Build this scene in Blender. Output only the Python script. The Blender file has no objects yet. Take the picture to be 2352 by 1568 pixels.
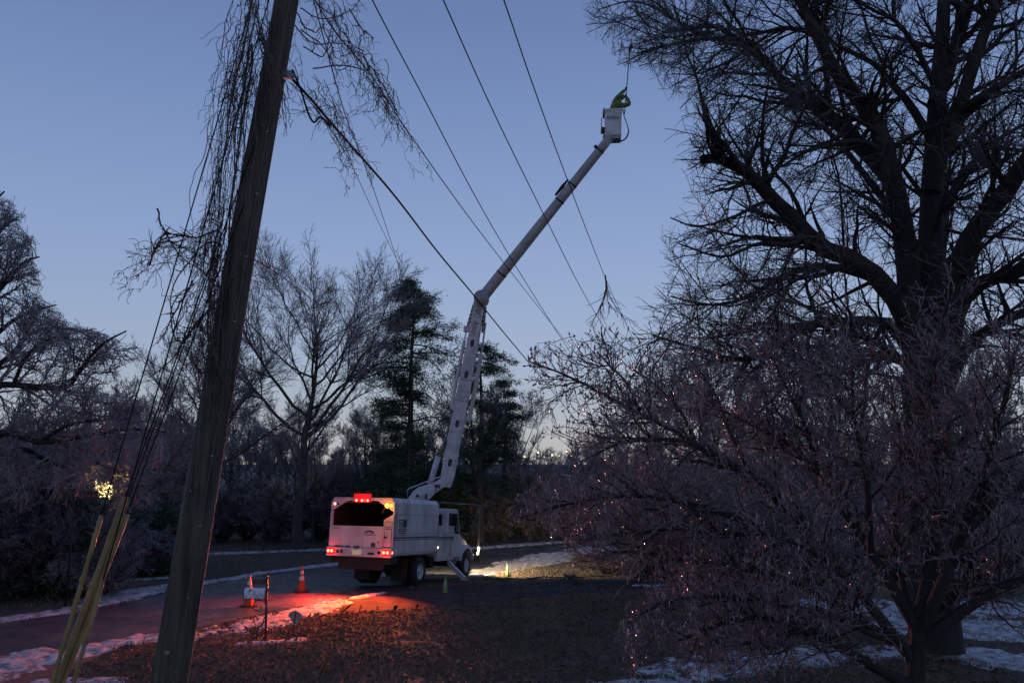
import bpy, math, random
import numpy as np
from mathutils import Matrix, Vector
R_ = math.radians
rng = np.random.default_rng(7)
random.seed(7)
scene = bpy.context.scene
COL = scene.collection

# ------------------------------------------------------------------ camera
LENS = 28.0
FPX = LENS / 36.0 * 2352.0            # photograph measured on a 2352 x 1568 sheet
CAM_H = 4.2
PITCH = math.atan((1060 - 784) / FPX)
cam_d = bpy.data.cameras.new('camera')
cam_d.lens = LENS; cam_d.sensor_width = 36.0; cam_d.clip_start = 0.1; cam_d.clip_end = 3000
cam = bpy.data.objects.new('camera', cam_d); COL.objects.link(cam)
cam.location = (0, 0, CAM_H)
cam.rotation_euler = (math.pi / 2 + PITCH, 0, 0)
scene.camera = cam
# ------------------------------------------------------------------ world (clear dusk sky, sun just gone behind the far end of the road)
world = bpy.data.worlds.new('World'); scene.world = world; world.use_nodes = True
wn = world.node_tree.nodes; wl = world.node_tree.links
wn.clear()
w_out = wn.new('ShaderNodeOutputWorld')
w_bg = wn.new('ShaderNodeBackground')
w_sky = wn.new('ShaderNodeTexSky'); w_sky.sky_type = 'NISHITA'; w_sky.sun_disc = False
w_sky.sun_elevation = R_(-3.0); w_sky.sun_rotation = R_(12.0)
w_sky.altitude = 100; w_sky.air_density = 1.0; w_sky.dust_density = 0.6; w_sky.ozone_density = 3.0
w_bg.inputs['Strength'].default_value = 1.0
# the after-glow: the physical sky evened out by the thin high haze of a winter dusk
w_hs = wn.new('ShaderNodeHueSaturation'); w_hs.inputs['Saturation'].default_value = .4; w_hs.inputs['Value'].default_value = 4.6
wl.new(w_sky.outputs[0], w_hs.inputs['Color'])
w_tc = wn.new('ShaderNodeTexCoord'); w_sep = wn.new('ShaderNodeSeparateXYZ'); w_rp = wn.new('ShaderNodeValToRGB')
wl.new(w_tc.outputs['Generated'], w_sep.inputs[0]); wl.new(w_sep.outputs['Z'], w_rp.inputs['Fac'])
def lin(c): return tuple(((x / 255 + .055) / 1.055) ** 2.4 if x > 10 else x / 255 / 12.92 for x in c)
SKY = ((0.0, (172, 172, 170)), (.05, (160, 168, 177)), (.13, (142, 159, 184)), (.26, (125, 148, 187)), (.43, (103, 128, 173)), (.60, (80, 103, 150)), (1.0, (60, 79, 124)))
e = w_rp.color_ramp.elements
for k, (p, c) in enumerate(SKY):
    q = e[k] if k < 2 else e.new(p)
    q.position = p; q.color = (*lin(c), 1)
e[0].position = 0.0
w_mx = wn.new('ShaderNodeMix'); w_mx.data_type = 'RGBA'; w_mx.inputs['Factor'].default_value = .93
wl.new(w_hs.outputs[0], w_mx.inputs['A']); wl.new(w_rp.outputs[0], w_mx.inputs['B'])
wl.new(w_mx.outputs['Result'], w_bg.inputs['Color']); wl.new(w_bg.outputs[0], w_out.inputs['Surface'])
# ------------------------------------------------------------------ exposure / view
scene.view_settings.view_transform = 'Standard'
scene.view_settings.look = 'None'
scene.view_settings.exposure = 0.2
scene.view_settings.gamma = 1.0
scene.cycles.use_denoising = True
scene.cycles.max_bounces = 5
scene.cycles.sample_clamp_indirect = 4.0

# ------------------------------------------------------------------ helpers: picture sheet -> place
cF = np.array([0, math.cos(PITCH), math.sin(PITCH)]); cU = np.array([0, -math.sin(PITCH), math.cos(PITCH)])
CAMP = np.array([0, 0, CAM_H])
def ray(u, v):
    return cF + np.array([1.0, 0, 0]) * ((u - 1176) / FPX) + cU * ((784 - v) / FPX)
def at(u, v, Y):
    d = ray(u, v); return CAMP + d * (Y / d[1])
def zt(Y):
    """height of the land: level near the house, falling away gently along the road"""
    t = np.clip((np.asarray(Y, float) - 25) / 14, 0, 1); return -.78 * t * t * (3 - 2 * t)
def gnd(u, v):
    d = ray(u, v); z = 0.0
    for _ in range(30):
        p = CAMP + d * ((z - CAM_H) / d[2]); z = .5 * z + .5 * float(zt(p[1]))
    return p
def spline(pts, n):
    """smooth resample of a list of tuples by Catmull-Rom"""
    P = np.array(pts, float); k = len(P)
    if k == 2:
        t = np.linspace(0, 1, n)[:, None]; return P[0] * (1 - t) + P[1] * t
    Q = np.vstack([2 * P[0] - P[1], P, 2 * P[-1] - P[-2]])
    s = np.linspace(0, k - 1 - 1e-9, n); i = s.astype(int); f = (s - i)[:, None]
    a, b, c, d = Q[i], Q[i + 1], Q[i + 2], Q[i + 3]
    return 0.5 * (2 * b + (c - a) * f + (2 * a - 5 * b + 4 * c - d) * f ** 2 + (3 * b - a - 3 * c + d) * f ** 3)
def nrm(a):
    return a / (np.linalg.norm(a, axis=-1, keepdims=True) + 1e-12)
def hash2(ix, iy, seed):
    h = (ix.astype(np.int64) * 374761393 + iy.astype(np.int64) * 668265263 + seed * 974634777) & 0x7fffffff
    h = (h ^ (h >> 13)) * 1274126177 & 0x7fffffff
    return ((h ^ (h >> 16)) & 0xffff) / 65535.0
def vnoise(x, y, seed=0):
    x = np.asarray(x, float); y = np.asarray(y, float)
    ix = np.floor(x); iy = np.floor(y); fx = x - ix; fy = y - iy
    fx = fx * fx * (3 - 2 * fx); fy = fy * fy * (3 - 2 * fy)
    a = hash2(ix, iy, seed); b = hash2(ix + 1, iy, seed); c = hash2(ix, iy + 1, seed); d = hash2(ix + 1, iy + 1, seed)
    return (a * (1 - fx) + b * fx) * (1 - fy) + (c * (1 - fx) + d * fx) * fy
def fbm(x, y, seed=0, o=3):
    s = 0; a = 0.5
    for k in range(o):
        s = s + a * (vnoise(x * 2 ** k, y * 2 ** k, seed + k) - 0.5); a *= 0.5
    return s

# ------------------------------------------------------------------ helpers: meshes
class Acc:
    def __init__(s): s.V = []; s.F = {}; s.n = 0
    def add(s, v, f):
        v = np.asarray(v, float).reshape(-1, 3)
        for k, ff in f.items():
            s.F.setdefault(k, []).append(np.asarray(ff, np.int64).reshape(-1, k) + s.n)
        s.V.append(v); s.n += len(v); return s
    def tubes(s, P, R, sides=3, cap=False):
        P = np.asarray(P, float); R = np.asarray(R, float); N, m, _ = P.shape
        if N == 0: return s
        T = nrm(np.gradient(P, axis=1))
        D = nrm(P[:, -1] - P[:, 0])
        ref = np.where(np.abs(D[:, 2:3]) < 0.9, np.array([[0, 0, 1.0]]), np.array([[1.0, 0, 0]]))
        A = nrm(np.cross(T, ref[:, None, :])); B = np.cross(T, A)
        ang = np.arange(sides) * 2 * math.pi / sides
        ring = A[:, :, None, :] * np.cos(ang)[None, None, :, None] + B[:, :, None, :] * np.sin(ang)[None, None, :, None]
        V = (P[:, :, None, :] + ring * R[:, :, None, None]).reshape(-1, 3)
        base = (np.arange(N) * m * sides)[:, None, None] + (np.arange(m - 1) * sides)[None, :, None]
        k = np.arange(sides)[None, None, :]; k2 = (np.arange(sides) + 1) % sides
        k2 = k2[None, None, :]
        q = np.stack([base + k, base + k2, base + sides + k2, base + sides + k], -1).reshape(-1, 4)
        f = {4: q}
        if cap:
            c0 = (np.arange(N) * m * sides)[:, None] + np.arange(sides)[None, ::-1]
            c1 = (np.arange(N) * m * sides)[:, None] + (m - 1) * sides + np.arange(sides)[None, :]
            cc = np.vstack([c0, c1])
            if sides == 4: f[4] = np.vstack([q, cc])
            else: f[sides] = cc
        return s.add(V, f)
    def tube(s, P, r, sides=8, cap=True):
        P = np.asarray(P, float); r = np.broadcast_to(np.asarray(r, float), (len(P),))
        return s.tubes(P[None], r[None], sides, cap)
    def box(s, c, size, M=None):
        h = np.array(size, float) / 2
        v = np.array([[x, y, z] for x in (-1, 1) for y in (-1, 1) for z in (-1, 1)], float) * h
        if M is not None: v = v @ np.asarray(M, float).T
        v = v + np.array(c, float)
        return s.add(v, {4: [[0, 1, 3, 2], [4, 6, 7, 5], [0, 4, 5, 1], [2, 3, 7, 6], [0, 2, 6, 4], [1, 5, 7, 3]]})
    def bb(s, x0, x1, y0, y1, z0, z1):
        return s.box(((x0 + x1) / 2, (y0 + y1) / 2, (z0 + z1) / 2), (abs(x1 - x0), abs(y1 - y0), abs(z1 - z0)))
    def prism(s, poly, origin, ex, ey, ez, depth):
        """polygon in ex/ey plane, extruded along ez by depth"""
        poly = np.array(poly, float); n = len(poly)
        a = np.array(origin, float) + poly[:, :1] * np.array(ex, float) + poly[:, 1:2] * np.array(ey, float)
        b = a + np.array(ez, float) * depth
        f = {n: [list(range(n))[::-1], list(range(n, 2 * n))]}
        q = [[i, (i + 1) % n, n + (i + 1) % n, n + i] for i in range(n)]
        if n == 4: f[4] = f[4] + q
        else: f[4] = q
        return s.add(np.vstack([a, b]), f)
    def lathe(s, prof, c=(0, 0, 0), M=None, sides=20):
        prof = np.array(prof, float); m = len(prof)
        a = np.arange(sides) * 2 * math.pi / sides
        v = np.stack([prof[:, None, 0] * np.cos(a)[None], prof[:, None, 0] * np.sin(a)[None], np.repeat(prof[:, 1:2], sides, 1)], -1).reshape(-1, 3)
        if M is not None: v = v @ np.asarray(M, float).T
        q = [[i * sides + k, i * sides + (k + 1) % sides, (i + 1) * sides + (k + 1) % sides, (i + 1) * sides + k] for i in range(m - 1) for k in range(sides)]
        return s.add(v + np.array(c, float), {4: q})
    def blob(s, c, r, sides=12, rings=7, M=None):
        r = np.broadcast_to(np.asarray(r, float), (3,))
        t = np.linspace(-math.pi / 2, math.pi / 2, rings); prof = np.stack([np.maximum(np.cos(t), 1e-3), np.sin(t)], -1)
        m = rings; a = np.arange(sides) * 2 * math.pi / sides
        v = np.stack([prof[:, None, 0] * np.cos(a)[None], prof[:, None, 0] * np.sin(a)[None], np.repeat(prof[:, 1:2], sides, 1)], -1).reshape(-1, 3) * r
        if M is not None: v = v @ np.asarray(M, float).T
        q = [[i * sides + k, i * sides + (k + 1) % sides, (i + 1) * sides + (k + 1) % sides, (i + 1) * sides + k] for i in range(m - 1) for k in range(sides)]
        return s.add(v + np.array(c, float), {4: q})
    def xf(s, M):
        M = np.array(M, float)
        s.V = [v @ M[:3, :3].T + M[:3, 3] for v in s.V]; return s
    def mesh(s, name, mat=None, smooth=False):
        me = bpy.data.meshes.new(name)
        V = np.vstack(s.V) if s.V else np.zeros((0, 3))
        idx = []; start = []; tot = []; off = 0
        for k, L in s.F.items():
            a = np.vstack(L); n = len(a)
            idx.append(a.ravel()); start.append(off + np.arange(n) * k); tot.append(np.full(n, k)); off += n * k
        idx = np.concatenate(idx).astype(np.int32); start = np.concatenate(start).astype(np.int32); tot = np.concatenate(tot).astype(np.int32)
        me.vertices.add(len(V)); me.vertices.foreach_set('co', V.astype(np.float32).ravel())
        me.loops.add(len(idx)); me.loops.foreach_set('vertex_index', idx)
        me.polygons.add(len(start)); me.polygons.foreach_set('loop_start', start); me.polygons.foreach_set('loop_total', tot)
        me.polygons.foreach_set('use_smooth', np.full(len(start), bool(smooth)))
        me.update(calc_edges=True)
        if mat: me.materials.append(mat)
        return me
def obj(name, data, parent=None, loc=None):
    o = bpy.data.objects.new(name, data); COL.objects.link(o)
    if parent is not None: o.parent = parent
    if loc is not None: o.location = loc
    return o
def tag(o, label=None, cat=None, group=None, kind=None):
    if label: o['label'] = label
    if cat: o['category'] = cat
    if group: o['group'] = group
    if kind: o['kind'] = kind
    return o
def thing(name, label, cat, loc=(0, 0, 0), rotz=0.0, group=None):
    o = obj(name, None, None, loc); o.rotation_euler = (0, 0, rotz); o.empty_display_size = 0.2
    return tag(o, label, cat, group)
def root_inv(root):
    M = Matrix.Translation(root.location) @ root.rotation_euler.to_matrix().to_4x4() @ Matrix.Diagonal((*root.scale, 1))
    return np.array(M.inverted())
def part(name, acc, mat, parent, smooth=False, world=False, root=None, bevel=0):
    """one mesh under a thing (or under one of its parts); world=True when acc holds world coordinates"""
    if world: acc.xf(root_inv(root if root is not None else parent))
    o = obj(name, acc.mesh(name, mat, smooth), parent)
    if bevel:
        b = o.modifiers.new('bevel', 'BEVEL'); b.width = bevel; b.segments = 2; b.limit_method = 'ANGLE'
    return o
def single(name, acc, mat, label, cat, origin, smooth=False, group=None):
    """a thing that is one mesh; acc in world coordinates, origin at its base"""
    acc.xf(Matrix.Translation(-Vector(origin)))
    o = obj(name, acc.mesh(name, mat, smooth), None, Vector(origin)); return tag(o, label, cat, group)
def copy_tree(o, parent=None):
    c = o.copy(); COL.objects.link(c); c.parent = parent
    for ch in list(o.children): copy_tree(ch, c)
    return c
_txt = {}
def text_acc(s, size, origin, ex, ey, depth=0.002):
    """lettering as flat raised faces: baseline centre at origin, ex along the line, ey up"""
    if s not in _txt:
        cu = bpy.data.curves.new('t', 'FONT'); cu.body = s; cu.align_x = 'CENTER'; cu.size = 1.0; cu.resolution_u = 3
        to = bpy.data.objects.new('t', cu); COL.objects.link(to)
        dg = bpy.context.evaluated_depsgraph_get(); me = bpy.data.meshes.new_from_object(to.evaluated_get(dg))
        V = np.array([v.co[:] for v in me.vertices]); F = [list(p.vertices) for p in me.polygons]
        bpy.data.objects.remove(to); bpy.data.curves.remove(cu); bpy.data.meshes.remove(me)
        _txt[s] = (V, F)
    V, F = _txt[s]
    ex = np.array(ex, float); ey = np.array(ey, float); ez = np.cross(ex, ey); ez = ez / np.linalg.norm(ez)
    W = np.array(origin, float) + V[:, :1] * size * ex + V[:, 1:2] * size * ey + ez * depth
    f = {}
    for p in F: f.setdefault(len(p), []).append(p)
    a = Acc(); a.add(W, f); return a

# ------------------------------------------------------------------ materials
MATS = {}
def mat(name, col, rough=0.7, metal=0.0, var=0.0, scale=8.0, col2=None, bump=0.0, bscale=None, spec=0.5, coat=0.0, emit=None, estr=0.0, trans=0.0, detail=4.0, lo=0.35, hi=0.65, stretch=None, rough2=None):
    m = bpy.data.materials.new(name); m.use_nodes = True; nt = m.node_tree; N = nt.nodes; L = nt.links
    b = N['Principled BSDF']
    b.inputs['Base Color'].default_value = (*col, 1); b.inputs['Roughness'].default_value = rough; b.inputs['Metallic'].default_value = metal
    b.inputs['Specular IOR Level'].default_value = spec; b.inputs['Coat Weight'].default_value = coat; b.inputs['Coat Roughness'].default_value = 0.15
    b.inputs['Transmission Weight'].default_value = trans
    if emit:
        b.inputs['Emission Color'].default_value = (*emit, 1); b.inputs['Emission Strength'].default_value = estr
    if var or col2 is not None or bump:
        tc = N.new('ShaderNodeTexCoord'); src = tc.outputs['Object']
        if stretch:
            mp = N.new('ShaderNodeMapping'); mp.inputs['Scale'].default_value = stretch; L.new(src, mp.inputs['Vector']); src = mp.outputs['Vector']
        nz = N.new('ShaderNodeTexNoise'); nz.inputs['Scale'].default_value = scale; nz.inputs['Detail'].default_value = detail
        nz.inputs['Roughness'].default_value = 0.6
        L.new(src, nz.inputs['Vector'])
        if col2 is None: col2 = tuple(c * (1 - var) for c in col)
        cr = N.new('ShaderNodeValToRGB'); cr.color_ramp.elements[0].position = lo; cr.color_ramp.elements[1].position = hi
        cr.color_ramp.elements[0].color = (*col2, 1); cr.color_ramp.elements[1].color = (*col, 1)
        L.new(nz.outputs['Fac'], cr.inputs['Fac']); L.new(cr.outputs['Color'], b.inputs['Base Color'])
        if rough2 is not None:
            n2 = N.new('ShaderNodeTexNoise'); n2.inputs['Scale'].default_value = .7; n2.inputs['Detail'].default_value = 6; L.new(src, n2.inputs['Vector'])
            mr = N.new('ShaderNodeMapRange'); mr.inputs['From Min'].default_value = .38; mr.inputs['From Max'].default_value = .6; mr.inputs['To Min'].default_value = rough2; mr.inputs['To Max'].default_value = rough
            L.new(n2.outputs['Fac'], mr.inputs['Value']); L.new(mr.outputs['Result'], b.inputs['Roughness'])
        if bump:
            nb = N.new('ShaderNodeTexNoise'); nb.inputs['Scale'].default_value = bscale or scale * 3; nb.inputs['Detail'].default_value = 5
            L.new(src, nb.inputs['Vector'])
            bp = N.new('ShaderNodeBump'); bp.inputs['Strength'].default_value = bump; bp.inputs['Distance'].default_value = 0.05
            L.new(nb.outputs['Fac'], bp.inputs['Height']); L.new(bp.outputs['Normal'], b.inputs['Normal'])
    MATS[name] = m; return m
mat('lawn', (.13, .096, .074), .9, col2=(.07, .062, .045), scale=.9, detail=8, bump=.9, bscale=9)
mat('grass_blade', (.23, .165, .12), .8, col2=(.105, .098, .062), scale=.6, detail=3)
mat('leaf_litter', (.17, .10, .065), .8, col2=(.07, .042, .03), scale=3)
mat('asphalt', (.085, .083, .088), .50, rough2=.14, col2=(.045, .044, .047), scale=1.6, detail=9, bump=.35, bscale=60)
mat('gravel', (.075, .070, .070), .85, col2=(.026, .024, .023), scale=2.2, detail=10, bump=1.0, bscale=30, spec=.2)
mat('snow', (.62, .62, .66), .55, col2=(.20, .175, .165), scale=3.6, detail=10, bump=.9, bscale=18, lo=.38, hi=.58)
mat('bark', (.038, .032, .03), .9, col2=(.018, .015, .014), scale=6, bump=.8, bscale=22, stretch=(1, 1, .25))
mat('twig', (.042, .034, .034), .5, spec=.5)
mat('twig_ice', (.20, .18, .20), .35, col2=(.07, .06, .062), scale=3, spec=.8)
mat('twig_frost', (.31, .275, .31), .4, col2=(.12, .10, .11), scale=1.5, spec=.8)
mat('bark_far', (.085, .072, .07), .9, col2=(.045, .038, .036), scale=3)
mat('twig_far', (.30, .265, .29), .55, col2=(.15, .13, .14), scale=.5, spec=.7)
mat('needle', (.062, .098, .048), .65, col2=(.028, .046, .024), scale=1.2)
mat('bud', (.27, .17, .17), .3, col2=(.11, .065, .065), scale=9, spec=.7)
def icy(name, body, ice, f):
    m = bpy.data.materials.new(name); m.use_nodes = True; N = m.node_tree.nodes; L = m.node_tree.links; b = N['Principled BSDF']
    b.inputs['Base Color'].default_value = (*body, 1); b.inputs['Roughness'].default_value = .22; b.inputs['Specular IOR Level'].default_value = .8
    nz = N.new('ShaderNodeTexNoise'); nz.inputs['Scale'].default_value = 5.5; nz.inputs['Detail'].default_value = 5; tc = N.new('ShaderNodeTexCoord'); L.new(tc.outputs['Object'], nz.inputs['Vector'])
    cr = N.new('ShaderNodeValToRGB'); cr.color_ramp.elements[0].position = .40; cr.color_ramp.elements[1].position = .62; cr.color_ramp.elements[0].color = (*[c * .38 for c in body], 1); cr.color_ramp.elements[1].color = (*[min(c * 1.65, .9) for c in body], 1); L.new(nz.outputs['Fac'], cr.inputs['Fac']); L.new(cr.outputs['Color'], b.inputs['Base Color'])  # twig highlights put into the colour as random pale and dark tones
    t = N.new('ShaderNodeBsdfTranslucent'); t.inputs['Color'].default_value = (*ice, 1); mx = N.new('ShaderNodeMixShader'); mx.inputs[0].default_value = f
    L.new(b.outputs[0], mx.inputs[1]); L.new(t.outputs[0], mx.inputs[2]); L.new(mx.outputs[0], N['Material Output'].inputs['Surface']); MATS[name] = m
icy('ice', (.60, .58, .62), (.95, .93, .96), .5)
icy('twig_glaze', (.215, .165, .18), (.55, .48, .52), .26)
mat('pole_wood', (.155, .125, .10), .85, col2=(.040, .034, .028), scale=2.6, bump=1.0, bscale=14, stretch=(4, 4, .35), detail=8)
mat('wire', (.010, .010, .012), .9, spec=.1)
mat('steel_grey', (.10, .095, .095), .5)
mat('steel', (.25, .25, .26), .4, metal=.8)
mat('guard', (.36, .255, .085), .55, col2=(.19, .13, .05), scale=3.5, detail=6)
mat('vine', (.13, .10, .092), .7, col2=(.06, .045, .042), scale=5)
mat('vine_pale', (.15, .115, .10), .75, col2=(.07, .052, .046), scale=7)
mat('white_paint', (.62, .61, .64), .42, col2=(.36, .34, .345), scale=1.6, detail=10, lo=.30, hi=.56, stretch=(1, 1, .45))
mat('white_dirty', (.60, .59, .61), .5, col2=(.36, .34, .34), scale=2.4, detail=7)
mat('boom_paint', (.62, .61, .65), .45, col2=(.38, .365, .385), scale=2.4, detail=10, lo=.32, hi=.55)
mat('fibreglass', (.40, .385, .40), .5, col2=(.29, .275, .285), scale=2.5, detail=6)
mat('black_part', (.009, .009, .010), .6)
mat('shade_dark', (.012, .011, .010), .9)  # near-black colour standing in for shade inside the hollow body
mat('rubber', (.018, .018, .018), .8)
mat('decal', (.05, .045, .05), .6)
mat('decal_pale', (.22, .21, .24), .6)
mat('glass_dark', (.02, .022, .028), .08, spec=.6)
mat('lens_red_glow', (.30, .01, .01), .3, emit=(1, .012, .02), estr=.42)  # red glow around the lamps, put in as faint emission
mat('lamp_red', (.5, .02, .02), .3, emit=(1, .13, .07), estr=7)
mat('lamp_amber', (.6, .3, .03), .3, emit=(1, .38, .02), estr=11)
mat('lamp_warm', (.6, .5, .4), .3, emit=(1, .74, .40), estr=12)
mat('plate', (.55, .50, .34), .5, emit=(1, .86, .55), estr=.14)  # light of the plate lamp put in as faint emission
mat('cone_orange', (.62, .055, .012), .5)
mat('cone_white', (.72, .70, .70), .4)
mat('cone_lime', (.17, .27, .05), .5)
mat('cone_lime_band', (.30, .38, .20), .5)
mat('hivis', (.135, .19, .018), .75, col2=(.07, .10, .012), scale=9)
mat('hat', (.16, .14, .10), .4)
mat('trousers', (.016, .016, .018), .8)
mat('skin', (.25, .15, .11), .6)
mat('mailbox_paint', (.030, .030, .036), .35)
mat('mailbox_frost', (.80, .80, .86), .5, col2=(.16, .16, .24), scale=8, detail=6, lo=.34, hi=.52)
mat('sign_green', (.012, .022, .018), .5)
mat('sign_red', (.10, .012, .014), .5)
mat('sign_text', (.26, .20, .21), .5)
mat('sign_back', (.27, .265, .28), .5)
mat('siding', (.10, .085, .072), .9)
mat('roof', (.03, .028, .03), .9)
mat('window_lit', (.8, .6, .35), .5, emit=(1, .72, .30), estr=6.0)
mat('window_pale', (.8, .7, .5), .5, emit=(1, .86, .60), estr=2.2)
M = MATS

# ================================================================== THE SETTING
a = Acc()
g = [-900, -300, -100, -40, -20, -8, 0, 8, 20, 40, 100, 300, 900]; gy = [-60, -10, 6, 15, 20] + list(range(24, 50)) + [55, 80, 150, 400, 1500]
GX, GY = np.meshgrid(g, gy); nx = len(g); ny = len(gy)
a.add(np.stack([GX, GY, zt(GY)], -1).reshape(-1, 3), {4: [[j * nx + i, j * nx + i + 1, (j + 1) * nx + i + 1, (j + 1) * nx + i] for j in range(ny - 1) for i in range(nx - 1)]})
tag(obj('ground', a.mesh('ground', M['lawn'])), kind='structure')
def sheet(name, e1, e2, z, m, n=60, rag=(.25, .4)):
    A = spline([gnd(*p)[:2] for p in e1], n); B = spline([gnd(*p)[:2] for p in e2], n); k = 7
    for E_, sd in ((A, 1), (B, 2)): E_ += np.stack([fbm(np.arange(n) * rag[1], np.zeros(n), sd), fbm(np.arange(n) * rag[1], np.ones(n) * 9, sd + 3)], -1) * rag[0]
    t = np.linspace(0, 1, k)[None, :, None]
    S = A[:, None, :] * (1 - t) + B[:, None, :] * t
    V = np.concatenate([S, zt(S[:, :, 1:2]) + z], -1).reshape(-1, 3)
    ac = Acc().add(V, {4: [[i * k + j, i * k + j + 1, (i + 1) * k + j + 1, (i + 1) * k + j] for i in range(n - 1) for j in range(k - 1)]})
    return tag(obj(name, ac.mesh(name, m)), kind='structure')
ROAD_FAR = [(-260, 1470), (0, 1432), (150, 1412), (300, 1380), (440, 1352), (600, 1322), (775, 1300), (940, 1278), (1100, 1258), (1260, 1247), (1400, 1240), (1700, 1228)]
ROAD_NEAR = [(-260, 1560), (0, 1505), (160, 1483), (330, 1462), (420, 1448), (600, 1412), (760, 1380), (890, 1358), (1000, 1338), (1095, 1317), (1230, 1285), (1340, 1266), (1500, 1250), (1900, 1236)]
sheet('road', ROAD_FAR, ROAD_NEAR, 0.004, M['asphalt'], 90)
sheet('driveway', [(800, 1374), (890, 1357), (1040, 1345), (1250, 1336), (1480, 1328), (1800, 1320)], [(730, 1412), (880, 1402), (1000, 1394), (1200, 1376), (1480, 1352), (1800, 1336)], 0.008, M['gravel'], 160, (.7, .23))

# ---- old snow, left in strips along the verges
def pdist(X, Yg, line):
    """distance to a polyline and width interpolated along it; line: (x, y, halfwidth)"""
    best = np.full(X.shape, 1e9); W = np.full(X.shape, 1.0)
    for p, q in zip(line[:-1], line[1:]):
        dx, dy = q[0] - p[0], q[1] - p[1]; L2 = dx * dx + dy * dy + 1e-9
        t = np.clip(((X - p[0]) * dx + (Yg - p[1]) * dy) / L2, 0, 1)
        d = np.hypot(X - p[0] - t * dx, Yg - p[1] - t * dy); w = p[2] + (q[2] - p[2]) * t
        m = d / w < best / W
        best = np.where(m, d, best); W = np.where(m, w, W)
    return best, W
def snow_field(name, lines, x0, x1, y0, y1, res, seed, amp=.55):
    xs = np.arange(x0, x1, res); ys = np.arange(y0, y1, res); X, Yg = np.meshgrid(xs, ys)
    T = np.full(X.shape, -1.0)
    n1 = fbm(X * .9, Yg * .9, seed, 4); n2 = fbm(X * 3.5, Yg * 3.5, seed + 20, 3); n3 = fbm(X * 9, Yg * 9, seed + 40, 2)
    for ln, h, lump in lines:
        L = [(*gnd(u, v)[:2], w) for u, v, w in ln]
        d, W = pdist(X, Yg, L)
        prof = 1 - (d / W) ** 2 + amp * lump * (n1 * 2.4 + n2 * 2.0 + n3 * 1.2)
        T = np.maximum(T, np.where(d < W * 2.2, np.clip(prof, -1, 1.0) * h, -1))
    Z = np.where(T > 0, (.25 * np.sqrt(np.maximum(T, 0) + .01) - .025) + (n3 * .05 + n2 * .05) * np.clip(T * 25, 0, 1), 1.1 * T)
    keep = T > -.06; f = keep[:-1, :-1] & keep[1:, :-1] & keep[:-1, 1:] & keep[1:, 1:]
    j, i = np.nonzero(f); n = X.shape[1]
    q = np.stack([j * n + i, j * n + i + 1, (j + 1) * n + i + 1, (j + 1) * n + i], -1)
    used = np.unique(q); remap = np.full(X.size, -1); remap[used] = np.arange(len(used))
    V = np.stack([X.ravel(), Yg.ravel(), Z.ravel() + .006 + zt(Yg.ravel())], -1)[used]
    ac = Acc().add(V, {4: remap[q]})
    return obj(name, ac.mesh(name, M['snow'], True))
near_l = [(-120, 1560, 1.0), (0, 1528, .95), (100, 1510, .8), (220, 1490, .62), (330, 1468, .5), (420, 1462, .62), (520, 1446, .72), (620, 1428, .72), (720, 1402, .55), (800, 1376, .22), (880, 1363, .12)]
o = snow_field('snow', [(near_l, .08, 2.1), ([(100, 1566, .25), (260, 1562, .3)], .04, 1.6), ([(560, 1478, .3), (620, 1474, .16), (690, 1468, .22)], .03, 1.8)], -15, -2, 13, 27.5, .065, 3)
tag(o, 'trodden old snow between the near road edge and the lawn', 'snow', kind='stuff')
o = snow_field('snow', [([(-200, 1455, .4), (0, 1424, .32), (150, 1404, .32), (300, 1371, .36), (440, 1344, .32), (600, 1316, .33), (700, 1304, .34), (775, 1295, .42), (840, 1288, .4)], .12, .9),
                        ([(290, 1276, .35), (480, 1272, .4), (620, 1267, .45), (760, 1261, .45)], .10, .8),
                        ([(300, 1298, .9), (392, 1294, .7)], .03, 1.5), ([(290, 1332, .5), (420, 1324, .35)], .03, 1.6), ([(260, 1372, .9), (420, 1338, .3)], .03, 1.3)], -19, -4, 18, 48, .065, 11)
tag(o, 'ridge of snow along the far edge of the road', 'snow', kind='stuff')
o = snow_field('snow', [([(1085, 1260, .4), (1180, 1253, .5), (1260, 1247, .4), (1330, 1243, .3)], .22, .5),
                        ([(1085, 1323, .35), (1130, 1310, .8), (1200, 1296, 1.2), (1270, 1280, 1.3), (1340, 1266, 1.0), (1400, 1256, .6)], .06, 2.0)], -3, 9, 28, 52, .075, 23)
tag(o, 'snow on the verge beside the truck headlights', 'snow', kind='stuff')
o = snow_field('snow', [([(1330, 1600, .4), (1500, 1560, .7), (1650, 1530, .85), (1800, 1512, .8), (1950, 1498, .7), (2150, 1500, .7), (2400, 1530, 1.0)], .06, 2.2),
                        ([(1880, 1385, .8), (2050, 1398, 1.2), (2250, 1392, 1.2), (2420, 1400, 1.2)], .05, 2.4), ([(2100, 1440, 1.0), (2420, 1450, 1.2)], .05, 1.7), ([(1480, 1345, .5), (1700, 1338, .7), (1900, 1330, .8)], .03, 2)], 1, 22, 12, 31, .085, 31)
tag(o, 'bluish snow patches on the lawn under the right-hand trees', 'snow', kind='stuff')

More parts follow.
